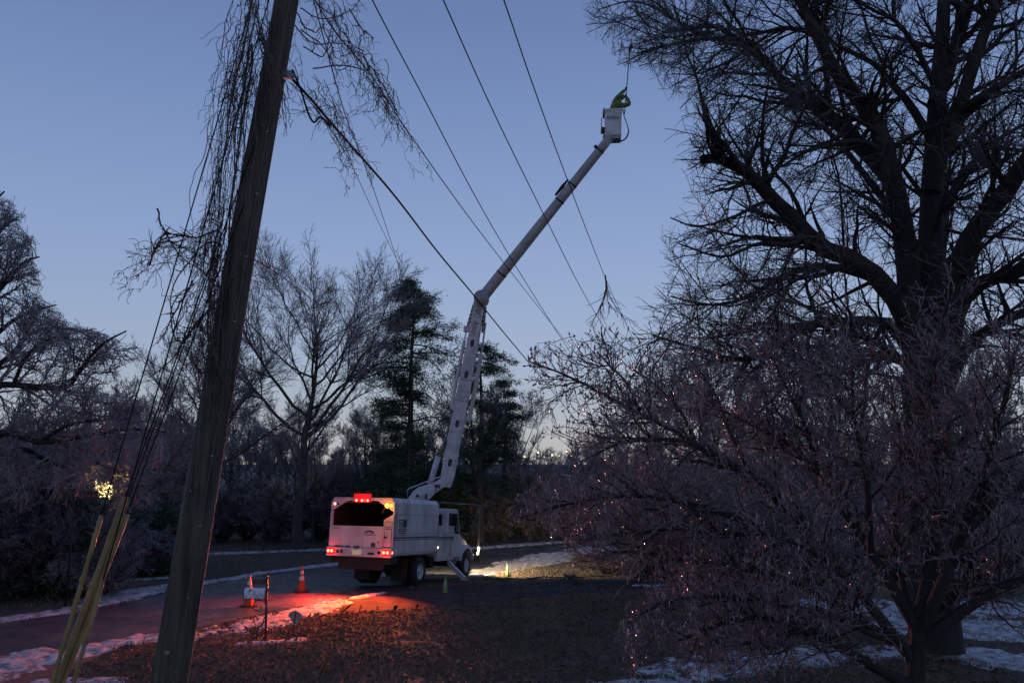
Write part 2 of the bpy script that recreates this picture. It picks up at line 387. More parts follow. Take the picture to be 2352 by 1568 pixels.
# ---- lawn: winter grass and fallen leaves
def blades(n, x0, x1, y0, y1, h, w, seed):
    r = np.random.default_rng(seed)
    x = r.uniform(x0, x1, n); y = r.uniform(y0, y1, n)
    den = fbm(x * .5, y * .5, seed, 3) + fbm(x * 2.5, y * 2.5, seed + 5, 2)
    k = den > -.34; x = x[k]; y = y[k]; den = den[k]; n = len(x)
    an = r.uniform(0, 2 * math.pi, n); le = r.normal(0, .55, (n, 2)); hh = h * r.uniform(.4, 1.2, n) * (1 + den)
    ww = w * r.uniform(.6, 1.3, n)
    b = np.stack([x, y, zt(y)], -1); s = np.stack([np.cos(an) * ww, np.sin(an) * ww, np.zeros(n)], -1)
    t = b + np.stack([le[:, 0] * hh, le[:, 1] * hh, hh], -1)
    V = np.stack([b - s, b + s, t], 1).reshape(-1, 3)
    return V, np.arange(3 * n).reshape(-1, 3), b
def inside_road(b):
    """true where a point lies on the road or the driveway"""
    A = np.array([gnd(*p)[:2] for p in ROAD_FAR]); B = np.array([gnd(*p)[:2] for p in ROAD_NEAR])
    P1 = np.vstack([A, B[::-1]])
    D1 = [(800, 1374), (890, 1357), (1040, 1345), (1250, 1336), (1480, 1328), (1800, 1320)]; D2 = [(730, 1412), (880, 1402), (1000, 1394), (1200, 1376), (1480, 1352), (1800, 1336)]
    P2 = np.array([gnd(*p)[:2] for p in D1 + D2[::-1]])
    res = np.zeros(len(b), bool)
    for P in (P1, P2):
        c = np.zeros(len(b), bool); j = len(P) - 1
        for i in range(len(P)):
            xi, yi = P[i]; xj, yj = P[j]
            with np.errstate(divide='ignore', invalid='ignore'):
                t = ((yi > b[:, 1]) != (yj > b[:, 1])) & (b[:, 0] < (xj - xi) * (b[:, 1] - yi) / (yj - yi) + xi)
            c ^= t; j = i
        res |= c
    return res
ac = Acc()
for args in ((150000, -9, 9, 14, 26, .055, .012, 41), (60000, -22, 16, 24, 46, .07, .02, 42), (45000, 3, 20, 12, 24, .06, .014, 43)):
    V, F, b = blades(*args); k = ~inside_road(b)
    F = F[k]; ac.add(V[F.ravel()], {3: np.arange(len(F) * 3).reshape(-1, 3)})
tag(obj('grass', ac.mesh('grass', M['grass_blade'])), 'short dead winter grass over the lawns', 'grass', kind='stuff')
r = np.random.default_rng(5); n = 24000
b = np.stack([r.uniform(-9, 10, n), r.uniform(13.5, 31, n), r.uniform(.01, .05, n)], -1); b = b[~inside_road(b) | ((b[:, 0] > -1.5) & (r.random(len(b)) < .35))]; n = len(b)
b[:, 2] += zt(b[:, 1]); e1 = nrm(r.normal(0, 1, (n, 3)) * [1, 1, .35]) * r.uniform(.03, .075, (n, 1)); e2 = nrm(np.cross(e1, [0, 0, 1.0]) + r.normal(0, .3, (n, 3))) * r.uniform(.015, .04, (n, 1))
V = np.stack([b - e1, b + e2, b + e1, b - e2], 1).reshape(-1, 3)
tag(obj('leaf_litter', Acc().add(V, {4: np.arange(4 * n).reshape(-1, 4)}).mesh('leaf_litter', M['leaf_litter'])), 'fallen brown leaves scattered over the lawn', 'leaves', kind='stuff')

# ================================================================== TREES
def sample(PP, PR, idx, t):
    m = PP.shape[1]; s = t * (m - 1); i = np.minimum(s.astype(int), m - 2); f = (s - i)[:, None]
    p = PP[idx, i] * (1 - f) + PP[idx, i + 1] * f; T = nrm(PP[idx, i + 1] - PP[idx, i]); rr = PR[idx, i] * (1 - f[:, 0]) + PR[idx, i + 1] * f[:, 0]
    return p, T, rr
def grow(PP, PR, n, t0, t1, ang, angsd, L0, L1, m, rratio, rtip, up=0.0, wig=.12, seed=0, lenshape=.5, rmax=9, weight=None, flat=0.0, curl=0.0):
    """n side branches on the parents, all with m points, at random places between t0 and t1"""
    r = np.random.default_rng(seed); N = len(PP)
    plen = np.linalg.norm(np.diff(PP, axis=1), axis=2).sum(1)
    w = plen if weight is None else plen * weight
    idx = r.choice(N, n, p=w / w.sum()); t = t0 + (t1 - t0) * r.random(n)
    p, T, rp = sample(PP, PR, idx, t)
    az = nrm(np.cross(T, nrm(r.normal(0, 1, (n, 3)) * [1, 1, 1 - flat])))
    an = R_(1) * r.normal(ang, angsd, n)
    d = nrm(T * np.cos(an)[:, None] + az * np.sin(an)[:, None])
    L = r.uniform(L0, L1, n) * (1 - lenshape * t)
    P = np.zeros((n, m, 3)); P[:, 0] = p; st = (L / (m - 1))[:, None]
    for j in range(1, m):
        d = nrm(d + np.array([0, 0, up / (m - 1)]) + r.normal(0, wig, (n, 3)) + (curl * az / (m - 1) if curl else 0))
        P[:, j] = P[:, j - 1] + d * st
    r0 = np.minimum(np.minimum(rp * rratio, rp * .95), rmax); r0 = np.maximum(r0, rtip * 1.1)
    tt = np.linspace(0, 1, m)[None, :]
    Rr = r0[:, None] * (1 - tt) + rtip * tt
    return P, Rr
def limbs_from(trace, m=14, px=True):
    P = []; Rr = []
    for ln in trace:
        q = spline([(*(at(u, v, y) if px else (u, v, y)), rr) for u, v, y, rr in ln], m); P.append(q[:, :3]); Rr.append(np.maximum(q[:, 3], .006))
    return np.array(P), np.array(Rr)

# ---- bare tree standing in the middle distance: prototypes
def bare_tree(h, spread, seed, nl=9, fork=.32, ntw=(70, 700, 3200), tw=.011, upright=.5, sides=6, trunk_r=None):
    r = np.random.default_rng(seed); tr = trunk_r or h * .018
    top = h * .82
    z = np.linspace(0, top, 12); x = np.cumsum(r.normal(0, h * .008, 12)); y = np.cumsum(r.normal(0, h * .008, 12)); x -= x[0]; y -= y[0]
    TP = np.stack([x, y, z], -1)[None]; TR = (tr * (1 - z / top * .93) * (1 + .5 * np.exp(-z / (h * .03))))[None]
    P1 = []; R1 = []
    for k in range(nl):
        t = fork + (.72 - fork) * (k / max(nl - 1, 1)) ** 1.2; p, T, rp = sample(TP, TR, np.array([0]), np.array([t / .82]))
        a = k * 2.4 + r.uniform(-.4, .4); out = spread * (1.05 - .55 * (k / nl)) * r.uniform(.8, 1.1); rise = h * (1.0 - t) * r.uniform(.72, .98) * (.55 + .45 * upright + .2 * k / nl)
        s = np.linspace(0, 1, 10)
        rad = out * (s ** .85); zz = p[0, 2] + rise * s ** (1.15) + r.normal(0, .02 * h, 10) * s * (1 - s)
        Q = np.stack([p[0, 0] + np.cos(a + .12 * np.sin(3 * s)) * rad, p[0, 1] + np.sin(a + .12 * np.sin(3 * s)) * rad, zz], -1) + np.cumsum(r.normal(0, h * .0032, (10, 3)), 0)
        Q[0] = p[0]
        P1.append(Q); R1.append(max(rp[0] * .66, .03) * (1 - s * .88))
    P1 = np.array(P1); R1 = np.array(R1)
    allP = np.concatenate([P1, spline(TP[0], 10)[None]]); allR = np.concatenate([R1, np.interp(np.linspace(0, 1, 10), np.linspace(0, 1, 12), TR[0])[None]])
    wgt = np.ones(len(allP)); wgt[-1] = .6
    P2, R2 = grow(allP, allR, ntw[0], .25, .98, 33, 10, h * .14, h * .30, 7, .55, .012, up=.30, wig=.07, seed=seed + 1, weight=wgt)
    P3, R3 = grow(np.concatenate([P2]), R2, ntw[1], .12, 1, 40, 14, h * .05, h * .12, 5, .55, .009, up=.4, wig=.14, seed=seed + 2)
    P4, R4 = grow(P3, R3, ntw[2], .1, 1, 38, 15, h * .018, h * .05, 3, .6, tw * .7, up=.25, wig=.16, seed=seed + 3)
    tk = Acc(); tk.tubes(TP, TR, 9); tk.tubes(P1, R1, sides); tk.tubes(P2, R2, 5)
    cr = Acc(); cr.tubes(P3, np.maximum(R3, tw), 3); cr.tubes(P4, np.maximum(R4, tw * .7), 3)
    return tk, cr
def tree_thing(name, label, tk, cr, mb, mt, loc, rot=0, group=None, cat='tree', cname='crown'):
    t = thing(name, label, cat, loc, rot, group)
    obj('trunk', tk.mesh('trunk', mb, True), t); c = obj(cname, cr.mesh(cname, mt), t); return t

# the tall vase-shaped tree left of the truck
p0 = gnd(690, 1262)
tk, cr = bare_tree(17.2, 6.9, 101, nl=15, fork=.36, ntw=(210, 2500, 10500), tw=.0095, upright=.6, trunk_r=.31)
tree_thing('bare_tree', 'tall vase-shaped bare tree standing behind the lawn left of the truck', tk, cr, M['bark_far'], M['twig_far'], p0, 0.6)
# the one left of it, half behind the utility pole
p0 = gnd(455, 1262)
tk, cr = bare_tree(13.2, 6.2, 111, nl=12, fork=.34, ntw=(130, 1500, 6500), tw=.010, upright=.35, trunk_r=.26)
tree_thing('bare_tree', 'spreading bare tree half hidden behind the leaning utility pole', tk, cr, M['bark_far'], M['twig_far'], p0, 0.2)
# woods beyond
protos = []
for k, (h, sp, up) in enumerate(((10.5, 3.6, .5), (9.0, 3.2, .3), (12.0, 3.4, .7), (8.0, 3.6, .2))):
    tk, cr = bare_tree(h, sp, 200 + 10 * k, nl=9, ntw=(80, 850, 4200), tw=.014, upright=up)
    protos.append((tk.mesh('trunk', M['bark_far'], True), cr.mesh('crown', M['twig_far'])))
spots = []
rr = random.Random(3)
for u in range(-30, 1600, 62): spots.append((u + rr.uniform(-16, 16), rr.uniform(50, 62), rr.uniform(.60, .84)))
for u in range(-60, 2500, 84): spots.append((u + rr.uniform(-25, 25), rr.uniform(66, 88), rr.uniform(.80, 1.06)))
for u in range(-120, 2500, 46): spots.append((u + rr.uniform(-20, 20), rr.uniform(118, 160), rr.uniform(.55, .85)))
for q_ in ((252, 37.5, .62), (215, 36.5, .5), (300, 38, .66), (345, 40, .7), (160, 38, .7), (90, 37, .7), (20, 36, .75)): spots.append(q_)
for u in range(1650, 2450, 70): spots.append((u + rr.uniform(-20, 20), rr.uniform(34, 46), rr.uniform(.7, 1.0)))
for i, (u, Y, s) in enumerate(spots):
    if 1215 < u < 1330: s *= .8
    elif 1130 < u <= 1215 or 1330 <= u < 1500: s *= .86
    if 190 < u < 285 and Y < 60: continue
    x = at(u, 1060, Y)[0]; b_, c_ = protos[i % 4]
    zl = ('at the left, behind the frosted shrubs', 'behind the leaning utility pole', 'behind the truck and its boom', 'right of the evergreens under the pale horizon', 'behind the icy shrub tree at the right')[0 if u < 290 else 1 if u < 560 else 2 if u < 1110 else 3 if u < 1500 else 4]
    t = thing('bare_tree', ('nearer' if Y < 61 else 'farther') + ' bare leafless tree of the dark woods ' + zl, 'tree', (x, Y, zt(Y)), rr.uniform(0, 6.28), ('nearer' if Y < 61 else 'farther') + ' bare woods trees ' + zl)
    t.scale = (s, s, s * rr.uniform(.9, 1.1))
    obj('trunk', b_, t); obj('crown', c_, t)
# dense thicket and evergreen undergrowth at the foot of the woods
def shrub(h, w, seed, nst=26, nt=(160, 1300, 3500), tw=.008, up=.3, droop=0):
    r = np.random.default_rng(seed); a = r.uniform(0, 6.28, nst); P = []; Rr = []
    for k in range(nst):
        s = np.linspace(0, 1, 7); o = w * r.uniform(.15, 1.0); hh = h * r.uniform(.65, 1.05) * (1 - .35 * (o / w) ** 2)
        P.append(np.stack([np.cos(a[k]) * (.08 * w + o * s ** 1.1), np.sin(a[k]) * (.08 * w + o * s ** 1.1), hh * s ** .85 - droop * s ** 3], -1) + np.cumsum(r.normal(0, .02 * h, (7, 3)), 0) * s[:, None])
        Rr.append(.012 * h * (1 - .8 * s) + .004)
    P = np.array(P); Rr = np.array(Rr)
    P2, R2 = grow(P, Rr, nt[0], .15, 1, 45, 15, h * .18, h * .42, 5, .6, .006, up=up, wig=.18, seed=seed + 1)
    P3, R3 = grow(P2, R2, nt[1], .05, 1, 45, 18, h * .07, h * .18, 4, .6, .005, up=up * .6, wig=.22, seed=seed + 2)
    P4, R4 = grow(P3, R3, nt[2], .05, 1, 45, 18, h * .03, h * .09, 3, .7, tw * .7, up=0, wig=.25, seed=seed + 3)
    st = Acc().tubes(P, Rr, 5); st.tubes(P2, R2, 4); fo = Acc().tubes(P3, np.maximum(R3, tw), 3); fo.tubes(P4, np.maximum(R4, tw * .7), 3)
    return st, fo
st, fo = shrub(3.2, 2.3, 301, nst=34, nt=(260, 2200, 6500), tw=.013)
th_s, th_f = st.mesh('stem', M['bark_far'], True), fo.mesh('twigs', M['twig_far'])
for i, u in enumerate(range(-40, 2480, 56)):
    Y = rr.uniform(48.5, 55) if u < 760 else rr.uniform(51, 58)
    if u < 150: Y = rr.uniform(38, 46)
    if u > 1500: Y = rr.uniform(30, 40)
    s = rr.uniform(.8, 1.3) * (.8 if 1180 < u < 1480 else 1)
    zl = 'left of the leaning pole' if u < 330 else 'between the leaning pole and the truck' if u < 760 else 'behind the truck' if u < 1110 else 'right of the truck' if u < 1500 else 'behind the icy shrub tree'
    t = thing('thicket_bush', 'leafless thicket bush at the foot of the woods ' + zl, 'bush', (at(u, 1060, Y)[0], Y, zt(Y)), rr.uniform(0, 6.28), 'thicket bushes ' + zl)
    t.scale = (s * 1.2, s * 1.2, s)
    obj('stem', th_s, t); obj('twigs', th_f, t)

# ---- evergreens: trunk, boughs and needle sprays
def needles(C, D, n, ln, w, seed, spread=.16):
    """n needle sprays along each bough point: thin dark triangles"""
    r = np.random.default_rng(seed); k = len(C)
    c = np.repeat(C, n, 0) + r.normal(0, spread, (k * n, 3)) * [1, 1, .6]; d = nrm(np.repeat(D, n, 0) * .7 + r.normal(0, .6, (k * n, 3)) + [0, 0, .15])
    l = ln * r.uniform(.5, 1.3, (k * n, 1)); s = nrm(np.cross(d, r.normal(0, 1, (k * n, 3)))) * w
    V = np.stack([c - s, c + s, c + d * l], 1).reshape(-1, 3)
    return V, np.arange(len(V)).reshape(-1, 3)
def pine(h, boughs, seed, tr, lean=(0, 0), nn=34):
    """boughs: list of (height, azimuth in degrees, length, droop, width)"""
    r = np.random.default_rng(seed)
    z = np.linspace(0, h, 14); P = np.stack([lean[0] * z / h + .05 * np.sin(z), lean[1] * z / h, z], -1)
    tk = Acc().tubes(P[None], (tr * (1 - .9 * z / h))[None], 8); cr = Acc(); BP = []; BR = []
    for (bz, az, L, dr, wd) in boughs:
        s = np.linspace(0, 1, 8); a = R_(az)
        p0 = np.array([np.interp(bz, z, P[:, 0]), np.interp(bz, z, P[:, 1]), bz])
        q = p0 + np.stack([np.cos(a) * L * s, np.sin(a) * L * s, L * (.12 * s - dr * s ** 2)], -1) + np.cumsum(r.normal(0, .03 * L, (8, 3)), 0) * s[:, None]
        BP.append(q); BR.append(.05 * (1 - .85 * s) + .006)
        D = nrm(np.gradient(q, axis=0))
        sel = s > .22; C = np.repeat(q[sel], 4, 0) + r.normal(0, wd, (sel.sum() * 4, 3)) * [1, 1, .5]
        V, F = needles(C, np.repeat(D[sel], 4, 0), nn, .26, .026, seed + len(BP), .22)
        cr.add(V, {3: F})
    tk.tubes(np.array(BP), np.array(BR), 5); return tk, cr
r = random.Random(12); bl = []
def whorl(z, n, L, dr, wd, a0=0, skip=()):
    for k in range(n):
        if k in skip or r.random() < .18: continue
        bl.append((z + r.uniform(-.45, .45), a0 + 360 / n * k + r.uniform(-18, 18), L * r.uniform(.55, 1.25), dr * r.uniform(.2, 1.8), wd * r.uniform(.6, 1.3)))
H1 = 16.2
ZD = [0, .5, .8, 1.4, 2.2, 3.2, 4.2, 5.2, 5.9, 6.6, 7.2, 8.0, 8.7, 9.3, 10.2, 11.2, 12.5, 14.0]
LR_ = [.35, .55, 1.2, .7, 1.3, 2.3, 2.9, 3.3, 1.6, .9, .9, 1.2, 2.1, 1.9, .8, 1.8, 2.3, 2.2]; LL_ = [.4, 1.1, .9, .6, 1.1, 1.5, 1.9, 2.9, 2.7, 1.3, .9, 1.9, 2.1, 1.2, .7, 1.8, 2.2, 2.2]
for k in range(92):
    zd = 14.0 * (k + r.random()) / 92; az = r.uniform(0, 360); cc = .5 + .5 * math.cos(R_(az)); Lb = (np.interp(zd, ZD, LR_) * cc + np.interp(zd, ZD, LL_) * (1 - cc)) * r.uniform(.9, 1.9)
    bl.append((H1 - zd, az, Lb, r.uniform(-.05, .5), .12 + .07 * Lb))
Y = 50.0; x = at(935, 1060, Y)[0]
tk, cr = pine(H1, bl, 61, .30, lean=(.25, 0), nn=20)
t = thing('pine_tree', 'tall ragged pine with heavy drooping boughs behind the truck', 'tree', (x, Y, zt(Y)))
obj('trunk', tk.mesh('trunk', M['bark_far'], True), t); obj('crown', cr.mesh('crown', M['needle']), t)
bl = []; H2 = 12.6
whorl(H2 - .2, 3, .8, .1, .15, 10); whorl(H2 - .9, 4, 1.3, .25, .2, 0); whorl(H2 - 1.8, 4, 1.6, .35, .2, 30); whorl(H2 - 3.0, 5, 1.4, .35, .24, 60); whorl(H2 - 4.2, 5, 1.6, .35, .26, 0); whorl(H2 - 5.6, 5, 1.5, .35, .25, 40); whorl(H2 - 7.2, 6, 1.7, .3, .25, 10); whorl(H2 - 8.8, 6, 1.8, .3, .25, 50)
bl.append((H2 - .6, -5, 2.0, .4, .14)); bl.append((H2 - 1.3, 6, 2.3, .55, .14))
Y = 51.0; x = at(1104, 1060, Y)[0]
tk, cr = pine(H2, bl, 71, .30, nn=17)
t = thing('pine_tree', 'broken-topped evergreen standing just right of the raised white boom', 'tree', (x, Y, zt(Y)))
obj('trunk', tk.mesh('trunk', M['bark_far'], True), t); obj('crown', cr.mesh('crown', M['needle']), t)
bl = []; H3 = 9.8
whorl(H3 - .2, 3, .7, .1, .15); whorl(H3 - 1.0, 5, 1.1, .3, .2, 20); whorl(H3 - 2.0, 5, 1.3, .3, .22, 50); whorl(H3 - 3.2, 6, 1.4, .3, .24); whorl(H3 - 4.6, 6, 1.5, .3, .24, 30); whorl(H3 - 6.0, 6, 1.6, .3, .24)
Y = 52.5; x = at(1160, 1060, Y)[0]
tk, cr = pine(H3, bl, 81, .17, nn=18)
t = thing('pine_tree', 'thin dark evergreen, rightmost of the evergreens behind the truck', 'tree', (x, Y, zt(Y)))
obj('trunk', tk.mesh('trunk', M['bark_far'], True), t); obj('crown', cr.mesh('crown', M['needle']), t)
# low dark evergreen mass at the foot of the pines
for u, Y, s, lab in ((905, 50, 1.3, 'round dark evergreen bush below the ragged pine'), (1010, 51, 1.2, 'dark evergreen bush behind the truck cab'), (120, 27, 1.0, 'dark evergreen bush beyond the road sign'), (360, 36, .8, 'dark evergreen bush at the edge of the snowy lawn')):
    r = random.Random(int(u)); bl = []; hh = 3.4
    for z in np.linspace(.4, hh - .2, 9): whorl(z, 7, 1.7 * (1 - (z / hh) ** 2 * .8), .1, .26, r.uniform(0, 90))
    tk, cr = pine(hh, bl, 90 + int(u), .1, nn=16)
    t = thing('evergreen_bush', lab, 'bush', (at(u, 1060, Y)[0], Y, zt(Y))); t.scale = (s * 1.2, s * 1.2, s)
    obj('stem', tk.mesh('stem', M['bark_far'], True), t); obj('foliage', cr.mesh('foliage', M['needle']), t)

# ---- the great bare tree on the right, limbs following its own habit
def fade(ln, y0, y1, r0, r1):
    n = len(ln); return [(u, v, y0 + (y1 - y0) * k / (n - 1), r0 + (r1 - r0) * (k / (n - 1)) ** .8) for k, (u, v) in enumerate(ln)]
B = []
trunk = [(2150, 1490, 18, .82), (2145, 1400, 18, .74), (2140, 1200, 18, .72), (2130, 980, 18, .70), (2122, 860, 18, .72)]
B.append(fade([(2130, 900), (2138, 700), (2138, 560), (2140, 450), (2147, 330), (2155, 200), (2163, 100), (2170, -40), (2180, -200)], 18, 18.5, .50, .16))
B.append(fade([(2148, 240), (2190, 120), (2222, 20), (2240, -80), (2260, -200)], 18.2, 19.2, .26, .12))
B.append(fade([(2140, 440), (2160, 350), (2191, 297), (2214, 215), (2248, 110), (2272, 48), (2295, -10), (2330, -120)], 18, 16.8, .30, .12))
B.append(fade([(2205, 262), (2240, 232), (2296, 197), (2352, 165), (2430, 130)], 17.6, 15.5, .17, .08))
B.append(fade([(2165, 345), (2200, 331), (2248, 331), (2300, 341), (2400, 350)], 18, 20, .12, .06))
B.append(fade([(2110, 900), (2092, 720), (2080, 567), (2062, 459), (2035, 351), (2014, 286), (1981, 238), (1927, 178), (1895, 119), (1857, 43), (1832, -10), (1800, -110)], 18, 17, .40, .12))
B.append(fade([(2062, 470), (2041, 405), (1981, 346), (1927, 286), (1830, 211), (1776, 167), (1738, 124), (1684, 86), (1640, 57), (1590, 66), (1520, 75)], 17.8, 20.5, .30, .05))
B.append(fade([(1715, 106), (1665, 92), (1609, 90), (1544, 103), (1500, 112), (1462, 124)], 19.3, 20.5, .10, .03))
B.append(fade([(1898, 105), (1860, 75), (1803, 65), (1749, 76), (1700, 86), (1640, 130), (1600, 170)], 17.3, 18.5, .10, .03))
B.append(fade([(1640, 75), (1598, 75), (1555, 49), (1495, 14), (1441, 4), (1375, 22)], 20, 21.5, .08, .02))
B.append(fade([(2095, 760), (2040, 660), (1954, 594), (1884, 567), (1830, 508), (1776, 459), (1722, 400), (1684, 378), (1645, 364), (1616, 366)], 18, 15.5, .34, .13))
B.append(fade([(1645, 364), (1641, 313), (1614, 232), (1598, 173), (1576, 119), (1570, 60)], 15.6, 16, .07, .02))
B.append(fade([(2100, 740), (2046, 659), (1965, 625), (1884, 610), (1803, 632), (1749, 664), (1695, 691), (1620, 700), (1540, 680)], 18, 21, .20, .03))
B.append(fade([(2115, 860), (2046, 745), (1938, 740), (1857, 745), (1776, 799), (1695, 826), (1600, 800), (1500, 770)], 18, 16, .22, .03))
B.append(fade([(2120, 900), (2073, 825), (1965, 821), (1857, 810), (1760, 822), (1668, 826), (1560, 850)], 18, 20, .18, .03))
B.append(fade([(2150, 880), (2185, 756), (2208, 594), (2262, 497), (2316, 432), (2360, 365), (2470, 250)], 18, 15, .40, .2))
B.append(fade([(2185, 756), (2235, 659), (2316, 632), (2430, 600)], 17.5, 15.5, .24, .14))
B.append(fade([(2160, 930), (2220, 800), (2320, 730), (2440, 700)], 18, 20.5, .25, .12))
B.append(fade([(2126, 300), (2084, 232), (2035, 178), (2014, 151), (1965, 124), (1911, 97), (1870, 40), (1850, -40)], 18, 19.5, .15, .04))
B.append(fade([(2150, 200), (2127, 157), (2100, 103), (2057, 49), (2003, 22), (1930, -20)], 18.2, 17, .12, .04))
B.append(fade([(1938, 605), (1938, 583), (1932, 459), (1922, 389), (1900, 320)], 18.8, 18, .06, .02))
B.append(fade([(1905, 150), (1868, 167), (1835, 200), (1800, 260)], 17.2, 16, .07, .02))
B.append(fade([(2035, 351), (1980, 325), (1920, 330), (1850, 350), (1800, 380)], 17.7, 16, .10, .03))
B.append(fade([(1850, 530), (1820, 560), (1740, 560), (1660, 590), (1560, 560)], 16.5, 15, .10, .02))
B.append(fade([(1780, 460), (1740, 470), (1680, 500), (1600, 520), (1540, 500)], 15.7, 17, .07, .02))
# limbs growing towards and away from the road side
B.append(fade([(2125, 950), (2090, 850), (2000, 780), (1900, 760)], 18, 13.5, .2, .05))
B.append(fade([(2135, 760), (2160, 600), (2170, 420), (2120, 300)], 18, 22.5, .25, .06))
B.append(fade([(2140, 700), (2100, 560), (2000, 420), (1900, 300), (1820, 280)], 18, 23, .22, .05))
B.append(fade([(2140, 560), (2200, 420), (2280, 330), (2360, 280)], 18, 22.5, .2, .05))
OUT_V = [-300, 0, 60, 110, 150, 165, 185, 215, 260, 340, 400, 450, 520, 600, 650, 700, 750, 850, 1000]; OUT_U = [1330, 1340, 1335, 1395, 1425, 1470, 1490, 1530, 1535, 1530, 1560, 1540, 1500, 1515, 1490, 1455, 1440, 1410, 1380]
def crown_keep(P, Rr, slack=0):
    """the crown ends in a soft line where the line crew keeps it clear of the wires"""
    d = P[:, -1] - CAMP; f = d @ cF; u = 1176 + FPX * d[:, 0] / f; v = 784 - FPX * (d @ cU) / f
    lim = np.interp(v, OUT_V, OUT_U) + 30 * (vnoise(v / 22, v * 0, 77) - .5) - slack; k = u > lim; return P[k], Rr[k]
TP, TR = limbs_from([trunk], 14); LP, LR = limbs_from(B, 14); TR = TR * .70; LR = LR * .74
wgt = np.ones(len(LP)); wgt[6:10] = 1.9; wgt[11] = 1.6
wgt[12:15] = 1.8; wgt[23:25] = 1.6
P2, R2 = grow(LP, LR, 450, .15, 1, 46, 14, 1.4, 4.2, 8, .5, .011, up=.12, wig=.13, seed=501, rmax=.07, lenshape=.45, weight=wgt)
P2, R2 = crown_keep(P2, R2)
P3, R3 = grow(np.concatenate([P2]), R2, 3000, .1, 1, 44, 16, .5, 1.7, 6, .55, .007, up=.05, wig=.17, seed=502, lenshape=.35)
P3b, R3b = grow(LP, LR, 500, .25, 1, 55, 18, .4, 1.3, 6, .3, .007, up=.0, wig=.18, seed=503, rmax=.02)
P3 = np.concatenate([P3, P3b]); R3 = np.concatenate([R3, R3b]); P3, R3 = crown_keep(P3, R3, 10)
P4, R4 = grow(P3, R3, 25000, .08, 1, 40, 15, .2, .7, 4, .6, .0045, up=-.1, wig=.2, seed=504, lenshape=.3); P4, R4 = crown_keep(P4, R4, 0)
base = at(2150, 1490, 18); base[2] = 0
tk = Acc().tubes(TP, TR, 14).tubes(LP, LR, 9).tubes(P2, R2, 5); cr = Acc().tubes(P3, R3, 3).tubes(P4, np.maximum(R4, .0042), 3)
tk.xf(Matrix.Translation(-Vector(base))); cr.xf(Matrix.Translation(-Vector(base)))
t = thing('bare_tree', 'huge many-limbed bare tree filling the right side of the sky', 'tree', base)
obj('trunk', tk.mesh('trunk', M['bark'], True), t); obj('crown', cr.mesh('crown', M['twig']), t)

# ---- icy magnolia in the right foreground: stems, twigs, buds and icicles
B = []
stem = [(2085, 1760, 11, .17), (2095, 1620, 11, .14), (2105, 1520, 11, .12), (2112, 1420, 11, .10)]
def mg(pts, y0, y1, r0, r1): B.append(fade(pts, y0, y1, r0, r1))
mg([(2110, 1460), (2160, 1350), (2210, 1230), (2260, 1100), (2300, 950), (2330, 820)], 11, 10, .10, .02)
mg([(2112, 1420), (2145, 1250), (2160, 1100), (2140, 950), (2155, 800), (2180, 700)], 11, 12, .10, .02)
mg([(2105, 1440), (2020, 1300), (1950, 1190), (1880, 1090), (1790, 1000), (1690, 960), (1600, 900)], 11, 12.5, .09, .015)
mg([(2098, 1580), (2010, 1530), (1920, 1480), (1850, 1430), (1750, 1415), (1650, 1435), (1560, 1470)], 11, 10, .09, .02)
mg([(1925, 1485), (1850, 1450), (1780, 1460), (1700, 1480)], 10.6, 9.8, .05, .015)
mg([(2112, 1480), (2200, 1410), (2300, 1350), (2420, 1300)], 11, 10.5, .09, .05)
mg([(2115, 1420), (2230, 1340), (2352, 1275), (2450, 1240)], 11, 12, .08, .04)
mg([(2100, 1520), (1960, 1340), (1850, 1210), (1740, 1115), (1640, 1050), (1540, 985), (1430, 930), (1320, 870), (1222, 832)], 11, 11, .08, .010)
mg([(1760, 1130), (1690, 1070), (1600, 1022), (1535, 1009), (1463, 1012), (1407, 1024), (1335, 1060)], 11, 10.3, .05, .010)
mg([(1470, 950), (1440, 880), (1400, 840), (1380, 815)], 11, 10.6, .025, .008)
mg([(1600, 1020), (1560, 940), (1500, 880), (1450, 845)], 11, 11.6, .03, .008)
mg([(1960, 1340), (1800, 1235), (1650, 1175), (1500, 1140), (1380, 1145), (1270, 1165), (1196, 1190)], 11, 10.5, .06, .010)
mg([(1850, 1215), (1700, 1225), (1550, 1215), (1430, 1225), (1330, 1240)], 11, 11.5, .045, .010)
mg([(2050, 1470), (1850, 1350), (1700, 1300), (1560, 1285), (1430, 1265), (1380, 1290)], 11, 12, .06, .012)
mg([(1940, 1420), (1800, 1390), (1680, 1370), (1560, 1375), (1470, 1410), (1440, 1450)], 11, 10, .05, .010)
mg([(1740, 1115), (1680, 1000), (1640, 900), (1590, 830)], 11, 12, .04, .010)
mg([(1880, 1090), (1850, 980), (1800, 880), (1770, 800)], 11.6, 12, .05, .010)
mg([(2000, 1280), (1990, 1100), (1960, 950), (1960, 830)], 11.3, 10, .05, .012)
mg([(2210, 1230), (2300, 1150), (2400, 1100)], 10.5, 10, .05, .02)
mg([(2160, 1100), (2230, 980), (2300, 880), (2370, 800)], 11.4, 12, .05, .012)
mg([(2105, 1480), (2060, 1250), (2070, 1050), (2050, 900)], 11, 12.8, .06, .012)
mg([(2050, 1470), (1960, 1430), (1880, 1280), (1750, 1220)], 11, 9.3, .05, .012)
TP, TR = limbs_from([stem], 14); LP, LR = limbs_from(B, 14)
P2, R2 = grow(LP, LR, 560, .2, 1, 46, 14, .5, 1.8, 9, .5, .006, up=.3, wig=.17, seed=601, rmax=.022, lenshape=.55)
P3, R3 = grow(P2, R2, 3500, .08, 1, 45, 18, .2, .75, 6, .6, .004, up=.3, wig=.24, seed=602, lenshape=.3)
